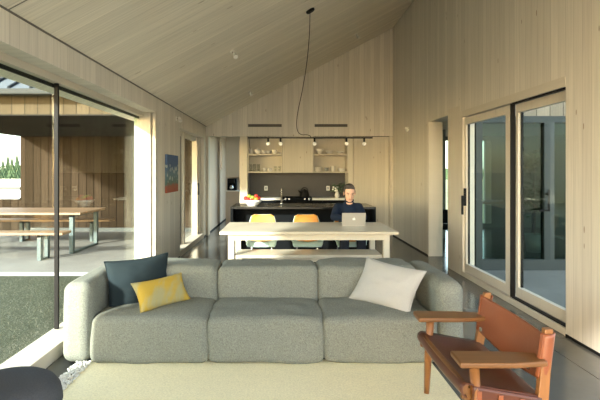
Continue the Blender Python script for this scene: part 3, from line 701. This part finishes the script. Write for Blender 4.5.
# ------------------------------------------------------------------ dining set
TY0, TY1 = 5.455, 6.49; TX0, TX1 = -.738, 1.345; TZ = .75
t = thing('dining_table', 'long pale wood dining table behind the sofa', 'table', ((TX0+TX1)/2, TY0, 0)); h = (TX1-TX0)/2
boxobj('tabletop', -h, h, 0, TY1-TY0, TZ-.035, TZ, M['table_wood'], t, bevel=.004)
boxobj('apron', -h+.10, h-.10, .055, .08, TZ-.105, TZ-.035, M['table_wood'], t); boxobj('apron', -h+.10, h-.10, .95, .975, TZ-.105, TZ-.035, M['table_wood'], t)
boxobj('apron', -h+.105, -h+.13, .08, .95, TZ-.105, TZ-.035, M['table_wood'], t); boxobj('apron', h-.13, h-.105, .08, .95, TZ-.105, TZ-.035, M['table_wood'], t)
for lx in (-h+.095, h-.165):
    for ly in (.05, .915): boxobj('leg', lx, lx+.07, ly, ly+.07, 0, TZ-.035, M['table_wood'], t, bevel=.003)
t = thing('dining_bench', 'pale wood bench tucked under the front of the dining table', 'bench', (.30, 5.53, 0)); h = .87
boxobj('seat', -h, h, 0, .42, .43, .465, M['table_wood'], t, bevel=.003)
boxobj('rail', -h+.06, h-.06, .06, .08, .375, .43, M['table_wood'], t); boxobj('rail', -h+.06, h-.06, .34, .36, .375, .43, M['table_wood'], t)
for lx in (-h+.03, h-.085):
    for ly in (.03, .335): boxobj('leg', lx, lx+.055, ly, ly+.055, 0, .43, M['table_wood'], t, bevel=.003)

def shell_pt(s, q, off=0):
    """s 0..1 front lip to back top, q -1..1 across; local chair faces -Y"""
    prof = [(-.238, .385), (-.228, .43), (-.17, .455), (0, .44), (.10, .435), (.16, .455), (.195, .52), (.22, .61), (.245, .705), (.26, .775), (.262, .80)]
    wid = [.19, .215, .235, .235, .225, .215, .205, .20, .195, .17, .12]
    f = s*(len(prof)-1); i = min(int(f), len(prof)-2); a = f-i
    y = prof[i][0]*(1-a)+prof[i+1][0]*a; z = prof[i][1]*(1-a)+prof[i+1][1]*a; w_ = wid[i]*(1-a)+wid[i+1]*a
    dy = prof[i+1][0]-prof[i][0]; dz = prof[i+1][1]-prof[i][1]; l = math.hypot(dy, dz); ny, nz = -dz/l, dy/l
    c = (abs(q)**2.6)*(.07 if .15 < s < .75 else .04); lift = c+off
    return Vector((w_*q, y+ny*lift, z+nz*lift))
def surf(bm, s0, s1, q0, off, ns=28, nq=16):
    g = [[bm.verts.new(shell_pt(s0+(s1-s0)*i/ns, q0*(-1+2*j/nq), off)) for j in range(nq+1)] for i in range(ns+1)]
    for i in range(ns):
        for j in range(nq): bm.faces.new((g[i][j], g[i][j+1], g[i+1][j+1], g[i+1][j]))
def make_chair(loc, lab, rot=0):
    t = thing('shell_chair', lab, 'chair', loc, rot, 'shell chairs at the dining table')
    bm = B(); surf(bm, 0, 1, 1, 0); o = obj('shell', bm, M['aqua'], t, smooth=True); m = o.modifiers.new('s', 'SOLIDIFY'); m.thickness = .009; m.offset = 0
    bm = B(); surf(bm, .17, .985, .95, .014); o = obj('seat_pad', bm, M['orange'], t, smooth=True); m = o.modifiers.new('s', 'SOLIDIFY'); m.thickness = .014; m.offset = 0
    bm = B(); tube(bm, [(-.14, -.1, .425), (.14, -.1, .425)], .006); tube(bm, [(-.14, .1, .415), (.14, .1, .415)], .006); tube(bm, [(-.14,-.1,.425), (-.14,.1,.415)], .006); tube(bm, [(.14,-.1,.425), (.14,.1,.415)], .006); obj('base_frame', bm, M['chrome'], t)
    for a in (-1, 1):
        for b in (-1, 1):
            bm = B(); tube(bm, [(a*.13, b*.1, .42), (a*.21, b*.21, 0)], .008); obj('leg', bm, M['chrome'], t)
    return t
ch = make_chair((px(262.7, 7.1), 6.86, 0), 'left orange padded shell chair at the far side of the dining table')
copy_tree(ch, (px(306, 7.1), 6.86, 0), 'orange padded shell chair in the middle, between the empty left chair and the person')
copy_tree(ch, (px(349.5, 6.8), 6.86, 0), 'shell chair the person in the navy sweater sits on')

# laptop
LX, LY = px(353.6, 6.06), 6.06
t = thing('laptop', 'open silver laptop on the dining table with its lid towards the camera', 'laptop', (LX, LY, TZ))
boxobj('keyboard_base', -.152, .152, .0, .21, 0, .014, M['lid'], t, bevel=.003)
boxobj('keyboard', -.13, .13, .02, .12, .014, .0155, M['key'], t)
rot = Matrix.Rotation(math.radians(12), 4, 'X')
bm = B(); bx(bm, -.152, .152, -.004, .004, 0, .175, rot); ld = obj('screen_lid', bm, M['lid'], t, loc=(0,-.004,.012), bevel=.002); ld.location = (0, -.0, .008)
bm = B(); bx(bm, -.145, .145, .004, .0046, .008, .168, rot); o = obj('screen', bm, M['screen'], ld)
bm = B(); bmesh.ops.create_cone(bm, cap_ends=True, segments=20, radius1=.0155, radius2=.0155, depth=.001, matrix=rot@Matrix.Translation((-.004,-.0048,.083))@Matrix.Rotation(PI/2, 4, 'X'))
bmesh.ops.create_cone(bm, cap_ends=True, segments=20, radius1=.0145, radius2=.0145, depth=.001, matrix=rot@Matrix.Translation((.006,-.0048,.083))@Matrix.Rotation(PI/2, 4, 'X'))
bmesh.ops.create_cone(bm, cap_ends=True, segments=8, radius1=.005, radius2=.005, depth=.001, matrix=rot@Matrix.Translation((.003,-.0048,.104))@Matrix.Rotation(PI/2, 4, 'X'))
obj('logo', bm, M['logo'], ld)

# ------------------------------------------------------------------ person
PX = px(349, 6.85)
def caps(bm, a, b, r0, r1, n=14, steps=6):
    a, b = Vector(a), Vector(b); tube(bm, [a.lerp(b, i/steps) for i in range(steps+1)], [r0+(r1-r0)*i/steps for i in range(steps+1)], n)
    ball(bm, a, r0, 2); ball(bm, b, r1, 2)
def remeshed(name, bm, mat, parent, vox, sm=6):
    o = obj(name, bm, mat, parent, smooth=True)
    r = o.modifiers.new('r', 'REMESH'); r.mode = 'VOXEL'; r.voxel_size = vox; r.use_smooth_shade = True
    s = o.modifiers.new('s', 'SMOOTH'); s.iterations = sm; s.factor = .5
    return o
P = thing('person', 'person in a navy sweater sitting at the dining table looking down at a laptop', 'person', (PX, 6.9, 0))
# joints, local: facing -Y
hip = Vector((0, .02, .53)); waist = Vector((0, .03, .68)); chest = Vector((0, -.02, .87)); neck = Vector((0, -.07, 1.0)); headc = Vector((-.005, -.135, 1.135))
SH = [Vector((s*.155-.01, -.04, .93)) for s in (-1, 1)]
EL = [Vector((-.235, -.20, .80)), Vector((.175, -.24, .80))]
WR = [Vector((-.075, -.47, .80)), Vector((.135, -.48, .80))]
KN = [Vector((-.11, -.40, .53)), Vector((.12, -.40, .53))]
AN = [Vector((-.12, -.36, .10)), Vector((.13, -.36, .10))]
tilt = Matrix.Rotation(math.radians(16), 3, 'X')
def hp(x, y, z): return headc+tilt @ Vector((x, y, z))
bm = B()
caps(bm, hip, waist, .13, .12); caps(bm, waist, chest, .12, .13)
caps(bm, (-.09, 0, .90), (.09, 0, .90), .09, .09); caps(bm, chest, neck, .09, .055); caps(bm, neck, hp(0, .02, -.06), .052, .05)
for i in (0, 1):
    caps(bm, SH[i], EL[i], .048, .038); caps(bm, EL[i], WR[i], .038, .026)
    caps(bm, (hip.x+(-.09 if i == 0 else .09), .0, .53), KN[i], .085, .058); caps(bm, KN[i], AN[i], .055, .038)
    caps(bm, AN[i]+Vector((0, .02, -.03)), AN[i]+Vector((0, -.13, -.06)), .035, .028)
    # hand: palm, four fingers and a thumb on the keyboard
    s = -1 if i == 0 else 1
    w_ = WR[i]; d = Vector((-s*.05, -.085, -.002)) if True else None
    palm = w_+d*.75; ball(bm, palm, .034, 2, (1, 1.15, .42))
    for q, (ox, ln) in enumerate(((-.027, .055), (-.009, .065), (.009, .06), (.027, .047))):
        a = palm+Vector((ox, -.028, .003)); m_ = a+Vector((ox*.15, -ln*.55, .008)); e = m_+Vector((0, -ln*.4, -.016))
        caps(bm, a, m_, .0085, .0078, 8, 3); caps(bm, m_, e, .0078, .0065, 8, 3)
    a = palm+Vector((-s*.024, .012, -.002)); m_ = a+Vector((-s*.022, -.022, 0)); e = m_+Vector((-s*.004, -.022, -.004)); caps(bm, a, m_, .010, .009, 8, 3); caps(bm, m_, e, .009, .0075, 8, 3)
# head
R = tilt
ball(bm, hp(0, .015, .035), .098, 3, (.80, .98, .92), R); ball(bm, hp(0, -.028, -.025), .074, 3, (.86, .86, 1.12), R); ball(bm, hp(0, -.05, -.088), .034, 2, (1.1, .9, .8), R)
caps(bm, hp(0, -.088, .012), hp(0, -.112, -.026), .008, .014, 8, 3); ball(bm, hp(-.012, -.102, -.03), .009, 1); ball(bm, hp(.012, -.102, -.03), .009, 1)
caps(bm, hp(-.05, -.070, .028), hp(.05, -.070, .028), .012, .012, 8, 3)
for s in (-1, 1): ball(bm, hp(s*.081, .01, -.005), .03, 2, (.35, .6, 1.05), R)
caps(bm, hp(-.02, -.091, -.058), hp(.02, -.091, -.058), .007, .007, 8, 3)
body = remeshed('body', bm, M['skin'], P, .0055, 3)
# eyes, brows, mouth
bm = B()
for s in (-1, 1): ball(bm, hp(s*.031, -.081, .006), .0085, 2, (1.2, .6, .7))
obj('eye', bm, M['key'], P, smooth=True)
bm = B()
for s in (-1, 1): tube(bm, [hp(s*.016, -.090, .026), hp(s*.034, -.090, .031), hp(s*.052, -.080, .025)], .0042, 6)
obj('eyebrow', bm, M['hair'], P)
bm = B(); tube(bm, [hp(-.022, -.096, -.058), hp(0, -.1005, -.056), hp(.022, -.096, -.058)], .0035, 6); obj('lips', bm, plain('lips', (.38, .14, .10), .5), P)
# hair
bm = B(); ball(bm, hp(0, .030, .053), .099, 3, (.83, .98, .86), R); ball(bm, hp(0, .055, .0), .085, 2, (.95, .7, 1.0), R)
caps(bm, hp(-.04, -.046, .102), hp(.04, -.044, .104), .018, .022, 8, 3); ball(bm, hp(-.02, -.03, .125), .035, 2, (1.3, 1, .6), R)
for s in (-1, 1): caps(bm, hp(s*.072, -.02, .045), hp(s*.076, -.012, .005), .011, .007, 8, 3)
remeshed('hair', bm, M['hair'], P, .007, 2)
# sweater
bm = B()
caps(bm, (0, .02, .50), waist, .155, .145); caps(bm, waist, chest, .145, .15); caps(bm, (-.10, -.01, .885), (.10, -.01, .885), .105, .105)
caps(bm, chest+Vector((0,0,.06)), neck+Vector((0,.01,.012)), .10, .062)
for i in (0, 1): caps(bm, SH[i], EL[i], .066, .054); caps(bm, EL[i], WR[i].lerp(EL[i], .06), .054, .036); caps(bm, chest+Vector((0,0,.03)), SH[i], .09, .066)
o = remeshed('sweater', bm, M['navy'], P, .009, 5)
bm = B(); lathe(bm, [(.058, 0), (.066, .006), (.066, .02), (.057, .024), (.05, .02), (.05, .004), (.058, 0)], n=20)
bmesh.ops.transform(bm, matrix=Matrix.Translation(neck+Vector((0, .005, .02)))@Matrix.Rotation(math.radians(25), 4, 'X'), verts=bm.verts); obj('collar', bm, M['navy'], P, smooth=True)
bm = B()
caps(bm, (-.08, .03, .53), (.08, .03, .53), .125, .125)
for i in (0, 1): caps(bm, ((-.09, .09)[i], 0, .53), KN[i], .086, .068); caps(bm, KN[i], AN[i]+Vector((0,0,.02)), .070, .056)
remeshed('trousers', bm, M['denim'], P, .012, 4)
for i in (0, 1):
    bm = B(); rbox(bm, AN[i].x, AN[i].y-.05, .045, .05, .14, .043, .04); obj('shoe', bm, M['shoe'], P, smooth=True)

# ------------------------------------------------------------------ sofa
SY = 3.50; SX0, SX1 = -1.66, 1.362
t = thing('sofa', 'long grey three seat sofa with block cushions facing the camera', 'sofa', ((SX0+SX1)/2, SY, 0)); cx = (SX0+SX1)/2
def sofa_part(name, x0, x1, y0, y1, z0, z1, r, bulge, wr, seed):
    bm = B(); rbox(bm, (x0+x1)/2-cx, (y0+y1)/2-SY, (z0+z1)/2, (x1-x0)/2, (y1-y0)/2, (z1-z0)/2, r, bulge, wr, seed, mid=34)
    return obj(name, bm, M['sofa'], t, smooth=True)
AZ = .615
sofa_part('armrest', SX0, -1.447, SY+.0, SY+.98, .014, AZ, .075, .008, .010, 1)
sofa_part('armrest', 1.160, SX1, SY+.0, SY+.98, .014, AZ, .075, .008, .010, 2)
b0, b1, b2, b3 = -1.445, -.568, .303, 1.158
for i, (x0, x1) in enumerate(((b0, b1), (b1, b2), (b2, b3))):
    sofa_part('seat_cushion', x0+.003, x1-.003, SY+.012, SY+.60, .014, .352, .05, .024, .018, 3+i)
for i, (x0, x1) in enumerate(((b0, b1), (b1, b2), (b2, b3-.0))):
    sofa_part('back_cushion', x0+.003, x1-.003, SY+.56, SY+.96, .20, .625, .055, .012, .017, 7+i)
bm = B(); bx(bm, b0-cx, b3-cx, .60, .93, .035, .22); obj('frame', bm, M['sofa'], t)
for a in (SX0+.12-cx, -.568-cx, .303-cx, SX1-.12-cx):
    for b in (.2, .88): boxobj('foot', a-.03, a+.03, b-.03, b+.03, 0, .02, M['black'], t)

# scatter cushions
def pillow(name, cen, right, up, w_, h_, th, mat, lab, pinch=.09, seed=0):
    right = Vector(right).normalized(); up = Vector(up); up = (up-right*up.dot(right)).normalized(); nrm = right.cross(up)
    n = 28; bm = B()
    def pt(i, j, side):
        a = -1+2*i/n; b = -1+2*j/n
        sx_ = 1-pinch*(1-b*b)*abs(a)**4*1.0; sy_ = 1-pinch*(1-a*a)*abs(b)**4
        prof = max(0, (1-abs(a)**3.0))**.62*max(0, (1-abs(b)**3.0))**.62
        wr = .010*noise.noise(Vector((a*2.2+seed, b*2.2, side*3)))+.004*noise.noise(Vector((a*6+seed, b*6, side*2)))
        d = side*(th/2*prof+(wr*prof))
        return right*(a*w_/2*sx_)+up*(b*h_/2*sy_)+nrm*d
    top = [[None]*(n+1) for _ in range(n+1)]; bot = [[None]*(n+1) for _ in range(n+1)]
    for i in range(n+1):
        for j in range(n+1):
            top[i][j] = bm.verts.new(pt(i, j, 1))
            bot[i][j] = top[i][j] if i in (0, n) or j in (0, n) else bm.verts.new(pt(i, j, -1))
    for i in range(n):
        for j in range(n):
            bm.faces.new((top[i][j], top[i+1][j], top[i+1][j+1], top[i][j+1])); bm.faces.new((bot[i][j], bot[i][j+1], bot[i+1][j+1], bot[i+1][j]))
    t = thing(name, lab, 'cushion', cen)
    obj('cover', bm, mat, t, smooth=True)
    bm = B(); loop = [pt(i, 0, 1) for i in range(n)]+[pt(n, j, 1) for j in range(n)]+[pt(n-i, n, 1) for i in range(n)]+[pt(0, n-j, 1) for j in range(n)]
    tube(bm, loop+[loop[0]], .004, 6, False); obj('seam', bm, mat, t, smooth=True)
    return t
def yellow_mat():
    m, nt, b = newmat('yellow_ikat')
    tc = N(nt, 'ShaderNodeTexCoord'); mp = N(nt, 'ShaderNodeMapping'); mp.inputs['Scale'].default_value = (9, 3, 3); L(nt, tc, 'Object', mp, 'Vector')
    n = N(nt, 'ShaderNodeTexNoise', Scale=1.3, Detail=4.0); L(nt, mp, 'Vector', n, 'Vector')
    r = N(nt, 'ShaderNodeValToRGB'); r.color_ramp.elements[0].position = .44; r.color_ramp.elements[1].position = .58
    r.color_ramp.elements[0].color = (.46, .31, .04, 1); r.color_ramp.elements[1].color = (.36, .32, .15, 1); L(nt, n, 'Fac', r, 'Fac'); L(nt, r, 'Color', b, 'Base Color')
    b.inputs['Roughness'].default_value = .9
    return m
pillow('cushion', (-1.205, 3.95, .520), (.44, .30, .02), (.03, .25, .9), .54, .42, .16, M['blue'], 'large slate blue cushion leaning in the left corner of the sofa', seed=1)
pillow('cushion', (-.983, 3.82, .470), (.31, .38, .004), (-.075, .085, .19), .49, .245, .11, yellow_mat(), 'small yellow patterned cushion in front of the slate blue one', seed=2)
pillow('cushion', (.855, 3.88, .512), (.40, -.37, -.045), (.173, .15, .307), .56, .40, .14, M['cream'], 'off white woven cushion at the right end of the sofa', seed=3)

# ------------------------------------------------------------------ rug, pouf
RX0, RX1, RY0, RY1 = -1.46, 1.12, .8, 3.6
bm = B(); n = 50
t = thing('rug', 'large cream wool rug with a shaggy left edge in front of the sofa', 'rug', (0, 2, 0))
bm = B(); bx(bm, RX0, RX1, RY0-2, RY1-2, 0.001, .013); obj('pile', bm, M['rug'], t, bevel=.004)
bm = B(); rnd = random.Random(11)
for i in range(2600):
    y = rnd.uniform(RY0, 3.53); x = RX0+.02-rnd.random()*.105; ball(bm, (x, y-2, .012+rnd.random()*.016), rnd.uniform(.006, .012), 1, (rnd.uniform(.8, 1.4), rnd.uniform(.8, 1.4), .8))
tag(obj('shaggy_edge', bm, M['tuft'], t, smooth=True), 'grey white tufted edge', kind='stuff')
t = thing('pouf', 'round charcoal pouf in the bottom left corner by the window sill', 'pouf', (-1.43, 2.42, 0))
bm = B(); lathe(bm, [(0, .375), (.12, .375), (.20, .365), (.235, .345), (.26, .31), (.27, .26), (.271, .24)], n=48); obj('top_cover', bm, M['pouf'], t, smooth=True)
bm = B(); lathe(bm, [(.268, .245), (.268, .06), (.25, .01), (.23, 0), (0, 0)], n=48); obj('side_cover', bm, M['poufside'], t, smooth=True)

# ------------------------------------------------------------------ leather chair
CH = thing('leather_armchair', 'low oak armchair with tan saddle leather seat and back, wide flat arms', 'armchair', (1.06, 2.635, 0))
CX, CY = 1.06, 2.635
def cb(name, pts, mat, **kw):
    bm = B(); bx(bm, *pts); return obj(name, bm, mat, CH, **kw)
for yc_, tag_ in ((2.975, 'far'), (2.295, 'near')):
    y = yc_-CY; s = 1 if yc_ > CY else -1
    # arm: wide board, a little wider at the front
    bm = B(); extr(bm, [(.838-CX, y-.075), (.845-CX, y+.082), (1.10-CX, y+.078), (1.265-CX, y+.055), (1.265-CX, y-.055), (1.10-CX, y-.078)], 'Z', .518, .545)
    obj('armrest', bm, M['oak'], CH, bevel=.008, bseg=3)
    bm = B(); tube(bm, [(.932-CX, y+s*.075, 0.014), (.932-CX, y+s*.045, .25), (.932-CX, y+s*.0, .52)], [.017, .023, .024], 12); obj('leg', bm, M['oak_v'], CH, smooth=True)
    # back post leans back
    bm = B()
    a = Vector((1.205-CX, y+s*.05, 0)); bz = Vector((1.292-CX, y, .685))
    d = (bz-a)
    vs = []
    for z in (0, .3, .55, 1):
        p = a+d*z; w_ = .02 if z in (0, 1) else .026
        vs.append([bm.verts.new(p+Vector(q)) for q in ((-w_, -.017, 0), (w_, -.017, 0), (w_, .017, 0), (-w_, .017, 0))])
    for r0, r1 in zip(vs, vs[1:]):
        for k in range(4): bm.faces.new((r0[k], r0[(k+1) % 4], r1[(k+1) % 4], r1[k]))
    bm.faces.new(vs[0][::-1]); bm.faces.new(vs[-1]); obj('back_post', bm, M['oak_v'], CH, bevel=.004)
    # side rails
    bm = B(); m = Matrix.Translation((1.07-CX, y, .345))@Matrix.Rotation(math.radians(8), 4, 'Y'); bx(bm, -.20, .20, -.012, .012, -.03, .03, m); obj('side_rail', bm, M['oak'], CH, bevel=.004)
# (no front stretcher)
bm = B(); m = Matrix.Translation((.885-CX, 0, .395)); bx(bm, -.014, .014, -.36, .36, -.026, .026, m); obj('front_rail', bm, M['oak'], CH, bevel=.005)
# seat sling
def sheet(bm, fn, n, m_, th):
    g = [[bm.verts.new(fn(i/n, j/m_)) for j in range(m_+1)] for i in range(n+1)]
    for i in range(n):
        for j in range(m_): bm.faces.new((g[i][j], g[i+1][j], g[i+1][j+1], g[i][j+1]))
def seatf(a, b):   # a: depth front->back, b: across
    y = -.375+.75*b
    sag = .045*math.sin(PI*b)*math.sin(PI*min(1, a*1.1+.05))
    if a < .12: # wraps the front rail
        t_ = a/.12; ang = PI*(1-t_)
        return Vector((.885-CX-.024*math.sin(ang), y, .395+.032*math.cos(PI*(1-t_))-.012*math.sin(PI*b)))
    t_ = (a-.12)/.88
    return Vector((.885-CX+.365*t_, y, .428-.065*t_-sag-.012*math.sin(PI*b)*(1-t_)))
bm = B(); sheet(bm, seatf, 36, 24, .005); o = obj('seat_sling', bm, M['leather_dark'], CH, smooth=True); mm = o.modifiers.new('s', 'SOLIDIFY'); mm.thickness = .006; mm.offset = 0; o['label'] = 'darker worn leather seat'
# side flaps of the seat hanging over side rails
for s in (-1, 1):
    def flap(a, b):
        p = seatf(.18+.80*a, 0 if s < 0 else 1); return Vector((p.x, p.y+s*(.004+.0*b), p.z-.075*b-.002))
    bm = B(); sheet(bm, flap, 20, 4, .005); o = obj('seat_flap', bm, M['leather_dark'], CH, smooth=True); mm = o.modifiers.new('s', 'SOLIDIFY'); mm.thickness = .006; mm.offset = 0
    for q in (.25, .5, .75):
        p = seatf(q, 0 if s < 0 else 1); bm = B(); bx(bm, p.x-.012, p.x+.012, p.y+s*.012-.004, p.y+s*.012+.004, p.z-.075, p.z-.02); obj('buckle_strap', bm, M['leather'], CH, bevel=.003)
# back sling wraps round the posts
def backx(z): return 1.205-CX+.087*z/.685
def backf(a, b):  # a bottom->top, b across
    z = .450+.215*a
    y = -.365+.73*b
    edge = min(b, 1-b); bow = .045*math.sin(PI*b)
    # bottom edge curves down in the middle
    z -= (1-a)*.05*math.sin(PI*b); z -= a*.015*math.sin(PI*b)
    return Vector((backx(z)-.030+bow*.9, y, z))
bm = B(); sheet(bm, backf, 16, 36, .005); o = obj('back_sling', bm, M['leather'], CH, smooth=True); mm = o.modifiers.new('s', 'SOLIDIFY'); mm.thickness = .006; mm.offset = 0; o['label'] = 'tan leather back sling'
for s in (-1, 1):
    y = s*.34
    def wrap(a, b):
        z = .450+.215*a; ang = b*PI*1.25+.0; yc = y; cx_ = backx(z)
        return Vector((cx_-.034*math.cos(ang), yc+s*.030*math.sin(ang), z))
    bm = B(); sheet(bm, wrap, 10, 14, .005); o = obj('back_wrap', bm, M['leather'], CH, smooth=True); mm = o.modifiers.new('s', 'SOLIDIFY'); mm.thickness = .006; mm.offset = 0
    bm = B(); bx(bm, backx(.47)-.042, backx(.47)-.034, y-.012-s*.06, y+.012-s*.06, .462, .484); obj('buckle', bm, M['steel'], CH)
bm = B(); tube(bm, [(backx(.25), -.34, .25), (backx(.25), .34, .25)], .014, 10); obj('back_rail', bm, M['oak'], CH, smooth=True)

# ------------------------------------------------------------------ lights fixtures
LYY = 6.2; zb_ = pz(138, LYY)
t = thing('track_light', 'black bar pendant with five globe bulbs hanging over the dining table', 'pendant light', (px(310, LYY), LYY, zb_))
ox = px(310, LYY)
bm = B(); bx(bm, px(248, LYY)-ox, px(372.5, LYY)-ox, -.012, .012, -.006, .010); obj('bar', bm, M['black'], t)
for u in (268.2, 280.6, 314.5, 346.5, 364.2):
    x = px(u, LYY)-ox
    bm = B(); tube(bm, [(x, 0, -.004), (x, 0, -.055)], .0125, 12); s_ = obj('socket', bm, M['black'], t)
    bm = B(); ball(bm, (x, 0, -.075), .025, 3); obj('bulb', bm, M['bulb'], s_, smooth=True)
zcan = zc(ox)-zb_
cab = [(310, 12), (309.6, 30), (308, 52), (305.5, 72), (302, 92), (298.6, 108), (297, 118), (296.8, 127), (298.5, 132.5), (302, 134.7), (307, 134.8), (310.3, 136), (311, 138)]
pts = [Vector((px(u, LYY)-ox, 0, pz(v, LYY)-zb_)) for u, v in cab]
# smooth (Catmull-Rom)
sm = []
for i in range(len(pts)-1):
    p0, p1, p2, p3 = pts[max(i-1, 0)], pts[i], pts[i+1], pts[min(i+2, len(pts)-1)]
    for k in range(6):
        q = k/6; sm.append(.5*((2*p1)+(-p0+p2)*q+(2*p0-5*p1+4*p2-p3)*q*q+(-p0+3*p1-3*p2+p3)*q**3))
sm.append(pts[-1])
bm = B(); tube(bm, sm, .0045, 8); obj('cable', bm, M['black'], t, smooth=True)
bm = B(); lathe(bm, [(0,0), (.06,0), (.06,-.018), (.05,-.028), (0,-.028)], n=28)
bmesh.ops.transform(bm, matrix=Matrix.Translation((0,0,zcan))@Matrix.Rotation(-math.atan(.529), 4, 'Y'), verts=bm.verts); obj('ceiling_canopy', bm, M['black'], t)
def spot(loc, lab, axis):
    t = thing('spotlight', lab, 'light', loc, group='small white spotlights')
    bm = B(); d = Vector(axis).normalized(); tube(bm, [Vector((0,0,0)), d*.012], .035, 18); obj('base', bm, M['render'], t)
    bm = B(); tube(bm, [d*.012, d*.05], .008, 8); obj('stem', bm, M['steel'], t)
    bm = B(); a = d*.05; tube(bm, [a+Vector((-.0,.02,.02)), a+Vector((.03,-.04,-.045))], [.022, .03], 16); obj('lamp_head', bm, M['render'], t)
for u, v, l in ((232, 51, 'white ceiling spotlight nearest the camera, left of the pendant cable'), (249, 91, 'white ceiling spotlight over the kitchen end, low on the left slope'), (356, 34, 'white ceiling spotlight high on the slope right of the pendant cable')):
    Y = 912/((171.5-v)-.529*(u-283)); x = px(u, Y); spot((x, Y, zc(x)), l, (.467, 0, -.884))
spot((XL, 7.64, 2.31), 'white spotlight on the left wall above the painting', (1, 0, 0))
spot((XR, 7.95 if False else px(0,1)*0+9.35, 2.30), 'white spotlight on the right wall near the kitchen', (-1, 0, 0))
bpy.data.objects[-1] if False else None

# painting
t = thing('painting', 'small blue and red abstract flower painting on the left wall', 'painting', (XL, 7.30, 1.13))
m, nt, b = newmat('painted_canvas')
tc = N(nt, 'ShaderNodeTexCoord'); sp = N(nt, 'ShaderNodeSeparateXYZ'); L(nt, tc, 'Object', sp, 'Vector')
ns = N(nt, 'ShaderNodeTexNoise', Scale=9.0, Detail=5.0, Distortion=1.5); L(nt, tc, 'Object', ns, 'Vector')
zz = math_(nt, 'ADD', sp.outputs['Z'], math_(nt, 'MULTIPLY', math_(nt, 'SUBTRACT', ns.outputs['Fac'], .5), .12))
r = N(nt, 'ShaderNodeValToRGB'); nt.links.new(math_(nt, 'DIVIDE', zz, .57), r.inputs['Fac'])
el = r.color_ramp.elements; el[0].position = .0; el[0].color = (.32, .07, .03, 1); el[1].position = 1; el[1].color = (.07, .13, .26, 1)
for p_, c in ((.2, (.30, .09, .05)), (.25, (.10, .16, .12)), (.5, (.12, .20, .24)), (.75, (.06, .11, .22))): e = el.new(p_); e.color = (*c, 1)
vo = N(nt, 'ShaderNodeTexVoronoi', Scale=11.0); L(nt, tc, 'Object', vo, 'Vector')
k = math_(nt, 'MULTIPLY', math_(nt, 'LESS_THAN', vo.outputs['Distance'], .38), math_(nt, 'MULTIPLY', math_(nt, 'GREATER_THAN', zz, .16), math_(nt, 'LESS_THAN', zz, .42)))
nt.links.new(mixc(nt, math_(nt, 'MULTIPLY', k, .7), r.outputs[0], (.45, .50, .46)), b.inputs['Base Color']); b.inputs['Roughness'].default_value = .7
boxobj('canvas', 0, .03, -.37, .37, 0, .575, m, t, bevel=.003)
boxobj('stretcher', 0.0, .012, -.36, .36, .01, .565, M['sill'], t)

# ------------------------------------------------------------------ light
W = bpy.data.worlds.new('World'); S.world = W; W.use_nodes = True; nt = W.node_tree; nt.nodes.clear()
out = N(nt, 'ShaderNodeOutputWorld'); bg = N(nt, 'ShaderNodeBackground'); sky = N(nt, 'ShaderNodeTexSky')
sky.sky_type = 'NISHITA'; sky.sun_disc = False; sky.sun_elevation = math.radians(17); sky.sun_rotation = math.radians(215); sky.dust_density = 1.5
tc = N(nt, 'ShaderNodeTexCoord'); mp = N(nt, 'ShaderNodeMapping'); mp.inputs['Scale'].default_value = (1, 1, 2.5); L(nt, tc, 'Generated', mp, 'Vector')
ns = N(nt, 'ShaderNodeTexNoise', Scale=2.2, Detail=6.0, Roughness=.6); L(nt, mp, 'Vector', ns, 'Vector')
rp = N(nt, 'ShaderNodeValToRGB'); rp.color_ramp.elements[0].position = .42; rp.color_ramp.elements[1].position = .62; L(nt, ns, 'Fac', rp, 'Fac')
WS = .46
col = mixc(nt, math_(nt, 'MULTIPLY', rp.outputs[0], .85), sky.outputs[0], (3.0, 2.95, 2.8))
nt.links.new(col, bg.inputs[0]); bg.inputs[1].default_value = WS; nt.links.new(bg.outputs[0], out.inputs[0])
sd = bpy.data.lights.new('sun', 'SUN'); sd.energy = 5.2; sd.angle = math.radians(3.0); sd.color = (1, .95, .88)
so = bpy.data.objects.new('sun', sd); C.objects.link(so); so.location = (-8, -8, 8)
so.rotation_euler = Vector((1, 1.5, -.60)).to_track_quat('-Z', 'Y').to_euler()

# ------------------------------------------------------------------ camera
cd = bpy.data.cameras.new('camera'); co = bpy.data.objects.new('camera', cd); C.objects.link(co)
co.location = (0, 0, EYE); co.rotation_euler = (PI/2, 0, 0)
cd.sensor_fit = 'HORIZONTAL'; cd.sensor_width = 36; cd.lens = 36*F/600
cd.shift_x = (300-U0)/600; cd.shift_y = -(200-V0)/600
cd.clip_start = .05; cd.clip_end = 1000
S.camera = co
S.view_settings.view_transform = 'Standard'; S.view_settings.look = 'None'; S.view_settings.gamma = 1; S.view_settings.exposure = 1.55
S.view_settings.use_curve_mapping = False
